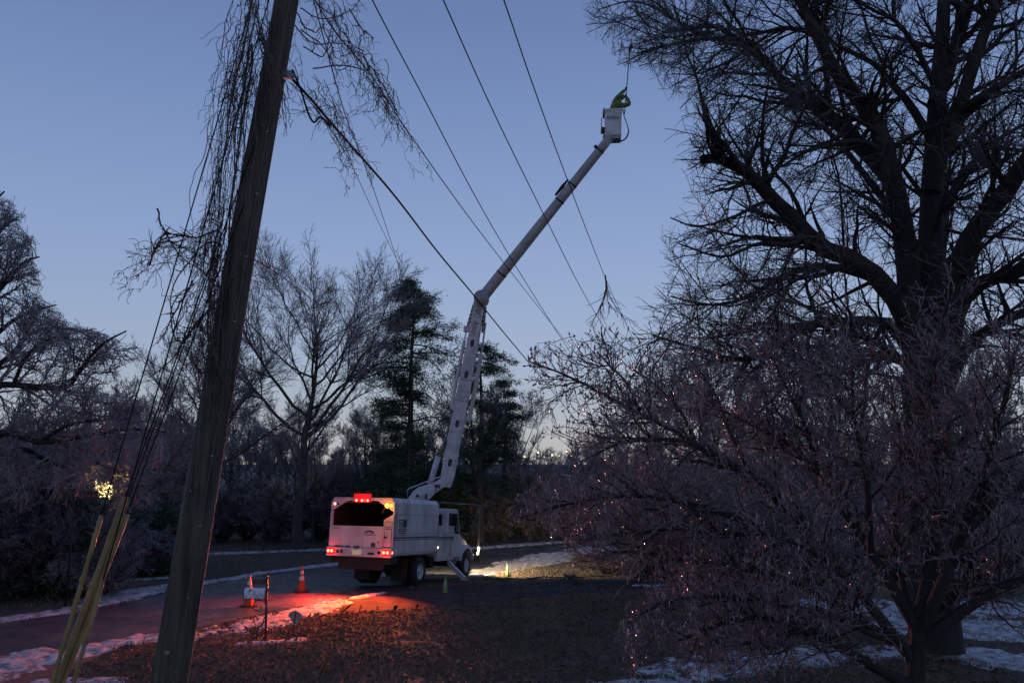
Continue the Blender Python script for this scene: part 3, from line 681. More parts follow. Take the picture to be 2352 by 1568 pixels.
P3c, R3c = grow(LP, LR, 900, .3, 1, 52, 15, .15, .5, 6, .4, .0042, up=.4, wig=.18, seed=606, rmax=.009)
P3 = np.concatenate([P3, P3c]); R3 = np.concatenate([R3, R3c])
P4, R4 = grow(P3, R3, 13500, .1, 1, 45, 20, .06, .32, 4, .65, .003, up=.15, wig=.3, seed=603, lenshape=.2)
MV = [700, 800, 840, 900, 960, 1010, 1060, 1100, 1140, 1190, 1230, 1245, 1270, 1300, 1330, 1360, 1400, 1450, 1500, 1700]; MU = [1500, 1215, 1200, 1215, 1225, 1255, 1285, 1235, 1195, 1175, 1195, 1285, 1315, 1400, 1470, 1480, 1430, 1415, 1430, 1500]
def mag_keep(P, Rr):
    d = P[:, -1] - CAMP; f = d @ cF; u = 1176 + FPX * d[:, 0] / f; v = 784 - FPX * (d @ cU) / f
    k = u > np.interp(v, MV, MU) + 24 * (vnoise(v / 14, v * 0, 78) - .5); return P[k], Rr[k]
P2, R2 = mag_keep(P2, R2); P3, R3 = mag_keep(P3, R3); P4, R4 = mag_keep(P4, R4)
tk = Acc().tubes(TP, TR, 12).tubes(LP, LR, 8); tk.tubes(P2, R2, 5)
cr = Acc().tubes(P3, R3 * 1.1, 4).tubes(P4, np.maximum(R4, .0034), 3)
def pods(acc, C, D, ln, w, sides=5):
    """pointed buds: spindle along D"""
    n = len(C); m = 5; t = np.array([0, .18, .45, .75, 1.0]); rad = np.array([.35, .85, 1.0, .6, .08])
    P = C[:, None, :] + D[:, None, :] * (t[None, :, None] * ln[:, None, None]); Rr = rad[None, :] * w[:, None]
    acc.tubes(P, Rr, sides)
r = np.random.default_rng(9)
bd = Acc()
sel = r.random(len(P3)) < .85; e = P3[sel, -1]; d = nrm(nrm(P3[sel, -1] - P3[sel, -2]) + r.normal(0, .15, (sel.sum(), 3)) + [0, 0, .25]); pods(bd, e, d, r.uniform(.05, .095, len(e)), r.uniform(.010, .016, len(e)))
sel = r.random(len(P4)) < .55; e = P4[sel, -1]; d = nrm(nrm(P4[sel, -1] - P4[sel, -2]) + [0, 0, .3]); pods(bd, e, d, r.uniform(.03, .06, len(e)), r.uniform(.006, .011, len(e)), 4)
ic = Acc()
pool = np.concatenate([P3.reshape(-1, 3), P4.reshape(-1, 3)]); c = pool[r.choice(len(pool), 5500)]
low = r.random(len(c)) < np.clip((6.2 - c[:, 2]) / 2.5, .12, 1); c = c[low]; n = len(c)
ln = r.uniform(.02, .075, n); P = np.stack([c, c - np.stack([np.zeros(n), np.zeros(n), ln], -1)], 1); ic.tubes(P, np.stack([r.uniform(.004, .0075, n), np.full(n, .001)], -1), 4)
base = at(2085, 1760, 11); base[2] = 0
for q in (tk, cr, bd, ic): q.xf(Matrix.Translation(-Vector(base)))
t = thing('magnolia_tree', 'ice-coated budding shrub tree sprawling across the right foreground', 'tree', base)
obj('trunk', tk.mesh('trunk', M['bark'], True), t); c_ = obj('crown', cr.mesh('crown', M['twig_glaze']), t)
o = obj('buds', bd.mesh('buds', M['bud'], True), c_); o['kind'] = 'stuff'
o = obj('icicles', ic.mesh('icicles', M['ice'], True), c_); o['kind'] = 'stuff'

# ---- ice-coated tree reaching in from the left
B = []
trunk = [(-110, 1400, 22, .42), (-105, 1200, 22, .36), (-100, 1000, 22, .33), (-90, 800, 22, .28), (-70, 600, 22, .2), (-60, 500, 22, .1)]
B.append(fade([(-100, 960), (-20, 890), (60, 885), (150, 892), (190, 840), (235, 790), (290, 760)], 22, 20.5, .12, .02))
B.append(fade([(30, 885), (60, 820), (110, 780), (160, 775)], 21.6, 20.5, .06, .02))
B.append(fade([(-100, 1080), (0, 995), (90, 1015), (200, 1000), (300, 985), (380, 992)], 22, 20, .13, .02))
B.append(fade([(90, 1015), (160, 975), (230, 965), (300, 960)], 21.2, 19.5, .06, .02))
B.append(fade([(-100, 1100), (40, 1030), (130, 1070), (210, 1060), (290, 1090)], 22, 23, .10, .02))
B.append(fade([(-90, 800), (-30, 700), (20, 640), (60, 600), (90, 590)], 22, 21, .12, .02))
B.append(fade([(-80, 700), (-30, 580), (10, 520), (40, 500)], 22, 23, .1, .02))
B.append(fade([(-90, 850), (0, 760), (60, 720), (130, 700)], 22, 23, .1, .02))
B.append(fade([(-90, 900), (20, 820), (80, 760), (180, 760), (230, 800)], 22, 24, .1, .02))
B.append(fade([(-80, 650), (-60, 540), (-20, 470), (10, 440)], 22, 21, .08, .02))
TP, TR = limbs_from([trunk], 14); LP, LR = limbs_from(B, 14)
P2, R2 = grow(LP, LR, 210, .12, 1, 48, 14, .9, 2.4, 7, .5, .01, up=.15, wig=.14, seed=701, rmax=.05)
P3, R3 = grow(P2, R2, 2300, .08, 1, 44, 15, .4, 1.1, 5, .6, .008, up=.1, wig=.17, seed=702)
P4, R4 = grow(P3, R3, 13000, .05, 1, 42, 16, .15, .5, 3, .6, .006, up=.05, wig=.2, seed=703)
def left_keep(P, Rr):
    d = P[:, -1] - CAMP; f = d @ cF; u = 1176 + FPX * d[:, 0] / f; v = 784 - FPX * (d @ cU) / f
    k = u < np.interp(v, [430, 455, 470, 560, 640, 700, 740, 765, 800, 850, 1200], [-60, 25, 45, 80, 90, 115, 160, 250, 320, 330, 420]) + 24 * (vnoise(v / 16, v * 0, 79) - .5); return P[k], Rr[k]
P2, R2 = left_keep(P2, R2); P3, R3 = left_keep(P3, R3); P4, R4 = left_keep(P4, R4)
base = at(-110, 1400, 22); base[2] = 0
tk = Acc().tubes(TP, TR, 12).tubes(LP, LR, 8); cr = Acc().tubes(P2, R2, 4).tubes(P3, R3, 3).tubes(P4, np.maximum(R4, .007), 3)
for q in (tk, cr): q.xf(Matrix.Translation(-Vector(base)))
t = thing('bare_tree', 'ice-coated tree reaching into the picture from the left edge', 'tree', base)
obj('trunk', tk.mesh('trunk', M['bark'], True), t); obj('crown', cr.mesh('crown', M['twig_frost']), t)

# ---- shrubs along the far verge, left
st, fo = shrub(3.0, 1.7, 801, nst=40, nt=(420, 3600, 11000), tw=.007)
s1, f1 = st.mesh('stem', M['bark'], True), fo.mesh('twigs', M['twig_ice'])
st, fo = shrub(2.2, 1.5, 821, nst=40, nt=(380, 3200, 9000), tw=.007, up=-.2, droop=.3)
s2, f2 = st.mesh('stem', M['bark'], True), fo.mesh('twigs', M['twig_frost'])
for u, Y, sc, kind, lab in ((-60, 24.6, 1.1, 0, 'dark leafless shrub at the left edge beyond the road'), (25, 25.6, 1.15, 0, 'dark leafless shrub left of the road sign post'), (100, 26.2, 1.1, 0, 'dark leafless shrub directly behind the road sign post'),
        (185, 26.6, 1.05, 0, 'dark shrub between the road sign and the yellow guy guards'), (252, 26.2, .95, 1, 'frosted pinkish shrub at the end of the roadside hedge'), (316, 35, 1.35, 1, 'round frosted bluish bush beyond the snowy lawn'),
        (60, 29, 1.5, 1, 'frosted bush behind the dark roadside shrubs'), (-30, 31, 1.6, 1, 'tall frosted bush at the far left edge'), (155, 31, 1.3, 1, 'frosted bush below the lit house window'), (790, 47, .6, 1, 'small pale bush by the left side of the truck')):
    x = at(u, 1060, Y)[0]
    t = thing('shrub', lab, 'shrub', (x, Y, zt(Y)), (u * 7) % 6.28); t.scale = (sc, sc, sc)
    obj('stem', (s1, s2)[kind], t); obj('twigs', (f1, f2)[kind], t)
# cut brush heaped on the verge right of the truck
st, fo = shrub(1.1, 1.9, 841, nst=34, nt=(200, 1300, 3600), tw=.006, up=-.5, droop=.35)
bh_s, bh_f = st.mesh('stem', M['bark'], True), fo.mesh('twigs', M['twig_ice'])
for u, v, sc, lab in ((1395, 1318, 1.0, 'heap of cut icy brush on the verge ahead of the truck'), (1475, 1335, .9, 'smaller heap of cut brush beside the driveway'), (1345, 1290, .7, 'low cut brush lying at the edge of the lit snow')):
    p = gnd(u, v); t = thing('brush_heap', lab, 'brush', p, u); t.scale = (sc, sc * .8, sc)
    obj('stem', bh_s, t); obj('twigs', bh_f, t)
# fallen branches
def fallen(path, r0, seed, lab, z=.05):
    z0 = gnd(*path[0])[2]; Q = spline([gnd(u, v) for u, v in path], 10); Q[:, 2] += z; r = np.random.default_rng(seed); Q[:, 2] += np.abs(r.normal(0, .03, 10)) + r0
    R0 = np.linspace(r0, r0 * .35, 10); P2, R2 = grow(Q[None], R0[None], 9, .2, 1, 45, 12, .3, .9, 5, .6, .006, up=-.05, wig=.15, seed=seed)
    P2[:, :, 2] = np.maximum(P2[:, :, 2], zt(P2[:, :, 1]) + .03); P3, R3 = grow(P2, R2, 40, .1, 1, 40, 15, .1, .35, 3, .6, .005, seed=seed + 1); P3[:, :, 2] = np.maximum(P3[:, :, 2], zt(P3[:, :, 1]) + .02)
    ac = Acc().tubes(Q[None], R0[None], 6, True).tubes(P2, R2, 4).tubes(P3, R3, 3)
    single('fallen_branch', ac, M['bark'], lab, 'branch', Q[0] - [0, 0, z + r0])
fallen([(1282, 1320), (1300, 1330), (1326, 1344)], .07, 5, 'thick sawn limb lying across the edge of the driveway')
fallen([(1215, 1336), (1270, 1332), (1340, 1331), (1420, 1326)], .035, 6, 'long thin fallen branch along the driveway')
fallen([(1110, 1336), (1150, 1334), (1190, 1331)], .02, 8, 'small fallen branch near the outrigger foot')
fallen([(745, 1430), (775, 1418), (790, 1408)], .012, 9, 'small forked twig lying by the yard sign')

# ================================================================== UTILITY POLE, WIRES, GUYS, VINES
def pole_u(v): return 655 - .1775 * v
YP = 8.5
pb = at(pole_u(1964), 1964, YP); pb[2] = 0; pt = at(pole_u(-420), -420, YP)
s = np.linspace(0, 1, 40); P = pb + (pt - pb) * s[:, None]; P[:, 0] += .012 * np.sin(s * 9)
root = thing('utility_pole', 'weathered wooden utility pole leaning in the left foreground', 'utility pole', pb)
part('shaft', Acc().tube(P, .192 - .075 * s, 20), M['pole_wood'], root, True, True)
q = at(655, 172, YP - .05)
part('bracket', Acc().box(q + [.03, 0, 0], (.10, .05, .09)).tube([q, q + [.10, .02, -.01], q + [.13, .05, -.02]], .018, 8), M['steel'], root, False, True)
q = at(384, 1497, YP - .2); part('pole_tag', Acc().box(q, (.045, .01, .03)), M['sign_back'], root, False, True)
# ground wire, staples, through-bolts and a second tag
ax = (pt - pb) / np.linalg.norm(pt - pb); fr_ = np.array([.62, -.78, 0]); ss = np.linspace(.02, .8, 40); rad_ = .192 - .075 * ss
GW = pb + (pt - pb) * ss[:, None] + fr_ * (rad_ + .004)[:, None]
part('ground_wire', Acc().tube(GW, .007, 6), M['steel_grey'], root, True, True)
a = Acc()
for k in range(2, 38, 3): a.box(GW[k], (.03, .02, .012))
part('staples', a, M['steel'], root, False, True)['kind'] = 'stuff'
for f_, dx in ((.33, -.2), (.335, .1), (.52, .0), (.66, -.1), (.665, .25)):
    c = pb + (pt - pb) * f_; n_ = nrm(np.array([dx, -1.0, 0])); r_ = .192 - .075 * f_; part('bolt', Acc().tube([c + n_ * (r_ - .01), c + n_ * (r_ + .025)], .016, 6), M['steel_grey'], root, False, True)
# crossarm up above the picture, carrying the three line wires
q = pb + (pt - pb) * .965
part('crossarm', Acc().box(q + [0, -.14, 0], (2.4, .10, .12)), M['pole_wood'], root, False, True)

def wire(pts, y0, y1, r, label, ext0=True, n=60, name='power_line', smooth=True):
    S = spline(pts, n); L = np.concatenate([[0], np.cumsum(np.hypot(*np.diff(S, axis=0).T))]); t = L / L[-1]
    Yv = 1 / (1 / y0 + (1 / y1 - 1 / y0) * t)
    P = np.array([at(u, v, y) for (u, v), y in zip(S, Yv)])
    single(name, Acc().tube(P, r, 6), M['wire'], label, 'wire', P[0], True)
    return P
WA = wire([(730, -260), (855, 0), (960, 200), (1080, 430), (1190, 620), (1345, 862), (1480, 1050)], 9.5, 78, .0115, 'overhead line wire, leftmost of the three starting at the top edge')
WB = wire([(905, -260), (1018, 0), (1130, 250), (1260, 515), (1350, 690), (1460, 862), (1560, 1000)], 9.5, 78, .0115, 'overhead line wire, middle of the three starting at the top edge')
WC = wire([(1065, -260), (1157, 0), (1222, 190), (1305, 418), (1390, 637), (1442, 752), (1520, 920)], 9.5, 78, .0115, 'overhead line wire carrying a snagged broken branch')
WD = wire([(690, -60), (760, 60), (850, 170), (925, 285), (1050, 462), (1160, 607), (1290, 772), (1400, 905)], 8.6, 70, .010, 'thin wire leaving the hanging vine tangle for the far trees')
WE = wire([(662, 172), (720, 235), (780, 305), (900, 442), (1000, 572), (1080, 668), (1150, 755), (1225, 845), (1340, 985)], 8.5, 62, .017, 'thick black cable from the pole bracket passing before the boom elbow')
WF = wire([(672, 160), (700, 300), (735, 262)][:1] + [(690, 205), (703, 245), (712, 270), (722, 281), (733, 270), (745, 275), (760, 290)], 8.45, 8.9, .012, 'short slack loop of cable drooping by the pole bracket', name='cable_loop')
WG = wire([(668, 190), (725, 250), (790, 345), (850, 470), (932, 640), (960, 700)], 8.5, 42, .006, 'thin service wire dropping steeply to the pine, lower of the pair')
WH = wire([(720, 0), (760, 150), (795, 270), (830, 360), (870, 470), (925, 640), (950, 720)], 8.8, 44, .008, 'vine-wrapped service wire dropping steeply to the pine')
WI = wire([(575, 590), (640, 630), (720, 690), (800, 745), (900, 800)], 8.7, 40, .006, 'thin wire running low from the pole before the vase-shaped tree')

def line_uv(p, q):
    k = (q[0] - p[0]) / (q[1] - p[1]); return lambda v: p[0] + (v - p[1]) * k
def guy(p, q, vtop, vg0, vg1, lab, rg=.036):
    f = line_uv(p, q); A_ = at(f(vtop), vtop, 8.42); Bp = at(f(2190), 2190, 6.75); Bp[2] = -.05
    vt = np.linspace(0, 1, 24)[:, None]; P = A_ + (Bp - A_) * vt
    rg = rg * .68
    root = thing('guy_wire', lab, 'guy wire', Bp * [1, 1, 0])
    part('strand', Acc().tube(P, .0065, 6), M['wire'], root, True, True)
    def on(v):  # point of the strand seen at sheet height v
        lo, hi = 0., 1.
        for _ in range(40):
            m_ = (lo + hi) / 2; X = A_ + (Bp - A_) * m_; d = X - CAMP; vv = 784 - FPX * (d @ cU) / (d @ cF)
            if vv < v: lo = m_
            else: hi = m_
        return A_ + (Bp - A_) * lo
    g0, g1 = on(vg0), on(vg1); s = np.linspace(0, 1, 18)
    Pg = g0 + (g1 - g0) * s[:, None]
    part('guard', Acc().tube(Pg, rg * (1 + .12 * np.sin(s * 16)), 12), M['guard'], root, True, True)
    for fr in (.35, .72):
        c = g0 + (g1 - g0) * fr; d = (g1 - g0) / np.linalg.norm(g1 - g0)
        part('clip', Acc().tube([c - d * .02, c + d * .02], rg * 1.35, 10), M['guard'], root, False, True)
    return A_, Bp
guy((490, 290), (214, 1183), -90, 1183, 1620, 'guy wire with yellow guard, leftmost and highest to leave the pole', .028)
guy((440, 700), (255, 1172), 272, 1140, 1760, 'guy wire with the longest thick yellow guard', .040)
guy((425, 800), (262, 1200), 420, 1180, 1760, 'guy wire with thick yellow guard just right of the longest one', .038)
guy((330, 946), (215, 1330), -330, 1330, 1760, 'guy wire with a short yellow guard, rightmost of the four', .026)
guy((350, 960), (240, 1240), 560, 1420, 1700, 'lowest guy wire on the pole with guard only near the ground', .024)

# vines: strands following guide lines
def strands(guide, n, Y, spread, L0, L1, r0, r1, seed, m=14, grav=.9, wig=.10, follow=.8):
    r = np.random.default_rng(seed); G = np.array([at(u, v, y) for u, v, y in spline([(u, v, Y) if True else 0 for u, v in guide], 60)])
    T = nrm(np.gradient(G, axis=0)); k = r.integers(0, 52, n); P = np.zeros((n, m, 3)); P[:, 0] = G[k] + r.normal(0, 1, (n, 3)) * spread
    L = r.uniform(L0, L1, n); off = P[:, 0] - G[k]; d = nrm(T[k] + r.normal(0, .4, (n, 3)))
    st = (L / (m - 1))
    glen = np.linalg.norm(np.diff(G, axis=0), axis=1).mean()
    for j in range(1, m):
        kk = np.clip((k + j * st / glen).astype(int), 0, 59)
        d = nrm(d * .6 + follow * T[kk] + np.array([0, 0, -grav * .25]) + r.normal(0, wig * 3, (n, 3)))
        P[:, j] = P[:, j - 1] + d * st[:, None]
        tgt = G[kk] + off; P[:, j] += (tgt - P[:, j]) * .08 * follow
    Rr = np.repeat(r.uniform(r0, r1, (n, 1)), m, 1) * np.linspace(1, .5, m)[None]
    return P, Rr
def twiglets(P, Rr, n, seed, L0=.08, L1=.45, up=-.25):
    return grow(P, Rr, n, .05, 1, 55, 22, L0, L1, 5, .7, .0022, up=up, wig=.28, seed=seed)
ac = Acc(); pale = Acc()
def curly(P, seed, amp):
    r = np.random.default_rng(seed); n, m, _ = P.shape; s_ = np.linspace(0, 1, m)[None, :, None]
    for k in range(3):
        f = r.uniform(4, 13, (n, 1, 1)); ph = r.uniform(0, 6.28, (n, 1, 3)); P = P + np.sin(f * s_ * (k + 1) + ph) * amp * r.uniform(.3, 1.3, (n, 1, 3)) / (k + 1)
    return P
def vine_part(ac, gd, n, Yv, sp, L0, L1, r0, r1, seed, ntw, amp=.05, m=22, tl=(.06, .4), **k):
    P, Rr = strands(gd, n, Yv, sp, L0, L1, r0, r1, seed, m=m, **k); P = curly(P, seed + 100, amp * .5); ac.tubes(P, Rr * .75, 5)
    if ntw:
        T, TR_ = grow(P, Rr, ntw, .05, 1, 55, 22, tl[0], tl[1], 7, .7, .0024, up=-.9, wig=.16, seed=seed + 50); T = curly(T, seed + 7, .012); ac.tubes(T, np.maximum(TR_, .003), 3)
g1 = [(600, -120), (585, 60), (560, 200), (540, 330), (520, 470), (505, 600), (492, 760)]
vine_part(ac, g1, 42, 8.35, .10, 1.2, 3.8, .003, .007, 1, 190, wig=.05)
vine_part(ac, g1, 5, 8.3, .05, 3.0, 4.6, .012, .021, 3, 60, amp=.03, wig=.03)
g2 = [(575, -60), (548, 80), (530, 180), (520, 300), (505, 420), (480, 560)]
vine_part(ac, g2, 40, 8.25, .085, .8, 2.8, .0025, .006, 5, 150, wig=.05)
g3 = [(520, 420), (500, 520), (475, 560), (440, 575), (400, 560), (365, 580)]
vine_part(ac, g3, 12, 8.2, .09, .4, 1.1, .003, .007, 7, 130, grav=.1, wig=.12)
g4 = [(505, 520), (500, 600), (480, 690), (455, 760), (490, 860)]
vine_part(ac, g4, 18, 8.2, .10, .3, 1.3, .003, .007, 9, 200, amp=.07)
vine_part(ac, [(590, -20), (575, 60), (560, 130), (545, 210)], 30, 8.2, .10, .3, 1.0, .003, .006, 13, 170, amp=.07)
for pts in ([(362, 480), (372, 520), (395, 560), (430, 610), (470, 640)], [(470, 720), (430, 780), (395, 830), (345, 870)], [(500, 690), (460, 745), (425, 790), (438, 805)], [(425, 790), (400, 775), (395, 745), (405, 700), (450, 660)],
            [(440, 805), (455, 850), (475, 870), (500, 860)], [(345, 610), (370, 560), (420, 545), (470, 560)], [(480, 760), (500, 850), (520, 905)], [(350, 590), (380, 560), (440, 580), (500, 620)], [(440, 640), (390, 735), (355, 790)], [(500, 530), (450, 545), (400, 540), (365, 560), (350, 600)], [(505, 560), (470, 560), (430, 610), (395, 690), (400, 760)]):
    S = spline(pts, 16); P = np.array([at(u, v, 8.2) for u, v in S])[None]; P = P + np.cumsum(np.random.default_rng(len(pts) * 7).normal(0, .008, P.shape), 1); Rr = np.linspace(.011, .005, 16)[None]; ac.tubes(P, Rr, 5)
    T, TR_ = grow(P, Rr, 14, .1, 1, 45, 15, .08, .3, 5, .7, .003, up=.05, wig=.2, seed=int(pts[0][0])); ac.tubes(T, np.maximum(TR_, .003), 3)
g5 = [(560, -80), (590, 20), (605, 80), (625, 140), (640, 200)]
vine_part(pale, g5, 34, 8.15, .05, .4, 1.3, .004, .010, 11, 70, amp=.03, wig=.07)
root = thing('vine', 'mass of dead vines hanging down the left side of the utility pole', 'vine', pb)
part('strands', ac, M['vine'], root, True, True); part('old_stems', pale, M['vine_pale'], root, True, True)
ac = Acc()
vine_part(ac, [(690, -140), (740, -20), (790, 60), (835, 140), (870, 200), (925, 290)], 16, 8.9, .07, .7, 2.0, .003, .008, 21, 95, amp=.08)
vine_part(ac, [(720, -100), (760, 0), (800, 80), (850, 160), (880, 215)], 14, 8.9, .10, .5, 1.6, .003, .007, 22, 85, amp=.10)
vine_part(ac, [(840, 140), (870, 195), (900, 245), (925, 290)], 6, 8.9, .02, .4, .9, .003, .006, 23, 30, amp=.03)
for pts in ([(690, 20), (740, 50), (800, 40), (820, 10)], [(680, 60), (720, 100), (790, 105), (850, 130)], [(720, 160), (790, 150), (850, 160), (860, 150), (845, 115), (800, 125)], [(700, 110), (745, 130), (760, 70), (770, 20)], [(850, 150), (860, 170), (905, 245), (922, 292)], [(680, 30), (700, 60), (730, 70), (745, 50)], [(690, 70), (740, 110), (770, 170), (800, 160)], [(735, 0), (750, 60), (765, 100), (775, 130)], [(800, 20), (830, 60), (850, 75), (858, 88)]):
    S = spline(pts, 18); P = np.array([at(u, v, 8.85) for u, v in S])[None]; P = P + np.cumsum(np.random.default_rng(int(pts[1][0])).normal(0, .008, P.shape), 1); Rr = np.linspace(.009, .005, 18)[None]; ac.tubes(P, Rr, 5)
    T, TR_ = grow(P, Rr, 10, .1, 1, 45, 15, .08, .3, 5, .7, .003, up=-.1, wig=.25, seed=int(pts[0][0]) + 3); ac.tubes(T, np.maximum(TR_, .003), 3)
root = thing('vine', 'dead vine tangle draped over the wires right of the pole top', 'vine', at(760, 60, 8.9)); part('strands', ac, M['vine'], root, True, True)
ac = Acc()
for k, (gd, n, sp, Yv, nt_) in enumerate((([(672, 60), (700, 170), (735, 250), (790, 340), (800, 370)], 9, .05, 8.75, 70), ([(745, 0), (765, 150), (790, 260), (825, 340)], 5, .02, 9.1, 50), ([(670, 150), (715, 180), (760, 230), (790, 320)], 6, .06, 8.7, 50), ([(660, 265), (700, 250), (740, 240)], 3, .03, 8.5, 20))):
    vine_part(ac, gd, n, Yv, sp, .4, 1.5, .003, .006, 31 + k, nt_, amp=.05)
root = thing('vine', 'thin dead vines trailing down the service wires beside the pole bracket', 'vine', at(720, 200, 8.8)); part('strands', ac, M['vine'], root, True, True)
# branch snagged on the right-hand wire
i = np.argmin([abs((784 - FPX * ((p - CAMP) @ cU) / ((p - CAMP) @ cF)) - 640) for p in WC]); Yb = WC[i][1]
ac = Acc(); LPs = []
for pts in ([(1390, 632), (1392, 665), (1382, 700), (1366, 730), (1355, 750)], [(1391, 640), (1400, 680), (1412, 700), (1425, 720), (1450, 735)], [(1392, 645), (1396, 690), (1402, 705)], [(1384, 695), (1378, 715), (1380, 735)]):
    S = spline(pts, 9); LPs.append([at(u, v, Yb - .1) for u, v in S])
LPs = np.array(LPs); LRs = np.repeat(np.linspace(.032, .010, 9)[None], 4, 0) * np.array([1, .6, .6, .5])[:, None]
P2, R2 = grow(LPs, LRs, 60, .2, 1, 38, 15, .3, 1.0, 5, .6, .008, up=-.5, wig=.15, seed=77)
ac.tubes(LPs, LRs, 5).tubes(P2, R2, 3)
single('broken_branch', ac, M['bark'], 'broken forked branch snagged on an overhead wire', 'branch', LPs[0, 0])

# ================================================================== BUCKET TRUCK
PHI = R_(18.6)
truck = thing('bucket_truck', 'white bucket truck with raised boom and lit tail lamps on the road', 'truck', (-5.12, 27.28, .04), -PHI)
truck.rotation_euler = (R_(-4.2), 0, -PHI)
TM = Matrix.Translation(truck.location) @ truck.rotation_euler.to_matrix().to_4x4()
TI = np.array(TM.inverted())
def loc(p): return np.array(TM @ Vector(p))
W_, D_, K_ = M['white_paint'], M['white_dirty'], M['black_part']
# chassis
a = Acc(); a.bb(-.48, -.38, .25, 8.0, .62, .88); a.bb(.38, .48, .25, 8.0, .62, .88)
for y in (.4, 1.4, 3.2, 4.6, 6.0, 7.6): a.bb(-.38, .38, y, y + .12, .66, .84)
a.bb(-.95, .95, 2.28, 2.42, .42, .58); a.blob((0, 2.35, .5), (.24, .3, .24)); a.bb(-.9, .9, 6.85, 6.95, .42, .54)
a.bb(-1.05, 1.05, 3.4, 3.75, .55, .95); a.tube([(-.3, 4.3, .62), (-.3, 2.9, .62), (-.55, 2.6, .55)], .06, 10)
part('chassis', a, K_, truck)
a = Acc(); a.bb(-1.12, 1.12, .10, .62, .82, 1.04); a.bb(-.86, .86, .12, .16, .62, .9); part('underbody', a, K_, truck)
for x in (-.72, .72):
    part('mud_flap', Acc().bb(x - .30, x + .30, 1.55, 1.565, .18, .95), M['rubber'], truck)
# body shell (hollow chip box)
a = Acc()
a.bb(1.14, 1.2, .05, 3.7, 1.16, 2.82); a.bb(-1.2, -1.14, .05, 3.7, 1.16, 2.82); a.bb(-1.14, 1.14, 3.64, 3.7, 1.16, 2.82); a.bb(-1.14, 1.14, .05, 3.64, 1.08, 1.16)
for sx in (1, -1):
    poly = [(1.2, 2.822), (1.095, 2.97), (1.06, 2.93), (1.14, 2.822)]
    if sx < 0: poly = [(-x, z) for x, z in poly][::-1]
    a.prism(poly, (0, 0.0, 0), (1, 0, 0), (0, 0, 1), (0, 1, 0), 3.7)
a.bb(-1.094, 1.094, 0, 3.7, 2.932, 2.972); a.prism([(-1.14, 2.82), (1.14, 2.82), (1.06, 2.93), (-1.06, 2.93)], (0, 3.66, 0), (1, 0, 0), (0, 0, 1), (0, 1, 0), .04)
body = part('chip_body', a, W_, truck, bevel=.008)
a = Acc(); a.bb(1.125, 1.137, .1, 3.62, 1.165, 2.80); a.bb(-1.137, -1.125, .1, 3.62, 1.165, 2.80); a.bb(-1.12, 1.12, 3.60, 3.63, 1.165, 2.80); a.bb(-1.05, 1.05, .1, 3.62, 2.90, 2.928)
part('shade_lining', a, M['shade_dark'], body)  # dark sheets added inside the walls as the opening's shade
a = Acc()
for sx in (1, -1):
    poly = [(1.2, 2.5), (1.2, 2.815), (1.1, 2.925), (.57, 2.925), (.57, 2.87)]
    if sx < 0: poly = [(-x, z) for x, z in poly][::-1]
    a.prism(poly, (0, .0, 0), (1, 0, 0), (0, 0, 1), (0, 1, 0), .047)
a.bb(-.568, .568, .0, .045, 2.87, 2.925); a.bb(-1.2, -1.15, .0, .047, 1.33, 2.498)
part('rear_frame', a, W_, body)
a = Acc(); a.prism([(.84, 1.335), (1.2, 1.335), (1.2, 2.45), (.84, 2.25)], (0, .0, 0), (1, 0, 0), (0, 0, 1), (0, 1, 0), .3); col_ = part('rear_locker', a, W_, body)
for z0, z1 in ((1.36, 1.96), (2.0, 2.2)):
    a = Acc(); a.bb(.88, 1.16, -.006, .0, z0, z1); dd = part('locker_door', a, M['decal'], body)
    a = Acc(); a.bb(.90, 1.14, -.014, -.004, z0 + .02, z1 - .02); part('locker_panel', a, W_, body)
part('locker_latch', Acc().bb(.885, .985, -.03, -.012, 1.66, 1.72), K_, body)
a = Acc(); a.bb(-1.145, .835, -.03, .03, 1.335, 2.03); a.bb(-1.145, .835, -.04, -.031, 1.985, 2.03)
tg = part('tailgate', a, W_, truck, bevel=.006)
a = Acc()
for x0, x1 in ((-.93, -.74), (-.70, -.62), (-.55, -.36), (-.22, .0)): a.bb(x0, x1, -.045, -.028, 1.338, 1.385)
a.bb(.42, .58, -.034, -.0305, 1.36, 1.50); a.bb(.66, .72, -.034, -.0305, 1.50, 1.55)
part('hinge', a, M['decal'], tg)
# company emblem: wooded hill over two lines of worn lettering
a = Acc(); t_ = np.linspace(0, math.pi, 15); arc = [(.34 + .19 * math.cos(q), 1.80 + .105 * math.sin(q)) for q in t_] ; inn = [(.34 + .15 * math.cos(q), 1.80 + .05 * math.sin(q)) for q in t_[::-1]]
a.prism(arc + inn, (0, -.0345, 0), (1, 0, 0), (0, 0, 1), (0, 1, 0), .003)
for k in range(5): a.prism([(.20 + k * .06, 1.80), (.245 + k * .06, 1.80), (.222 + k * .06, 1.85)], (0, -.0345, 0), (1, 0, 0), (0, 0, 1), (0, 1, 0), .003)
x = .14
for w in (.05, .035, .045, .02, .05, .03, .05, .04, .03): a.bb(x, x + w, -.0345, -.0315, 1.735, 1.765); x += w + .012
part('emblem', a, M['decal'], tg)
part('fleet_number', text_acc('273400', .085, (-.98, -.0312, 1.925), (1, 0, 0), (0, 0, 1)), M['decal_pale'], tg)
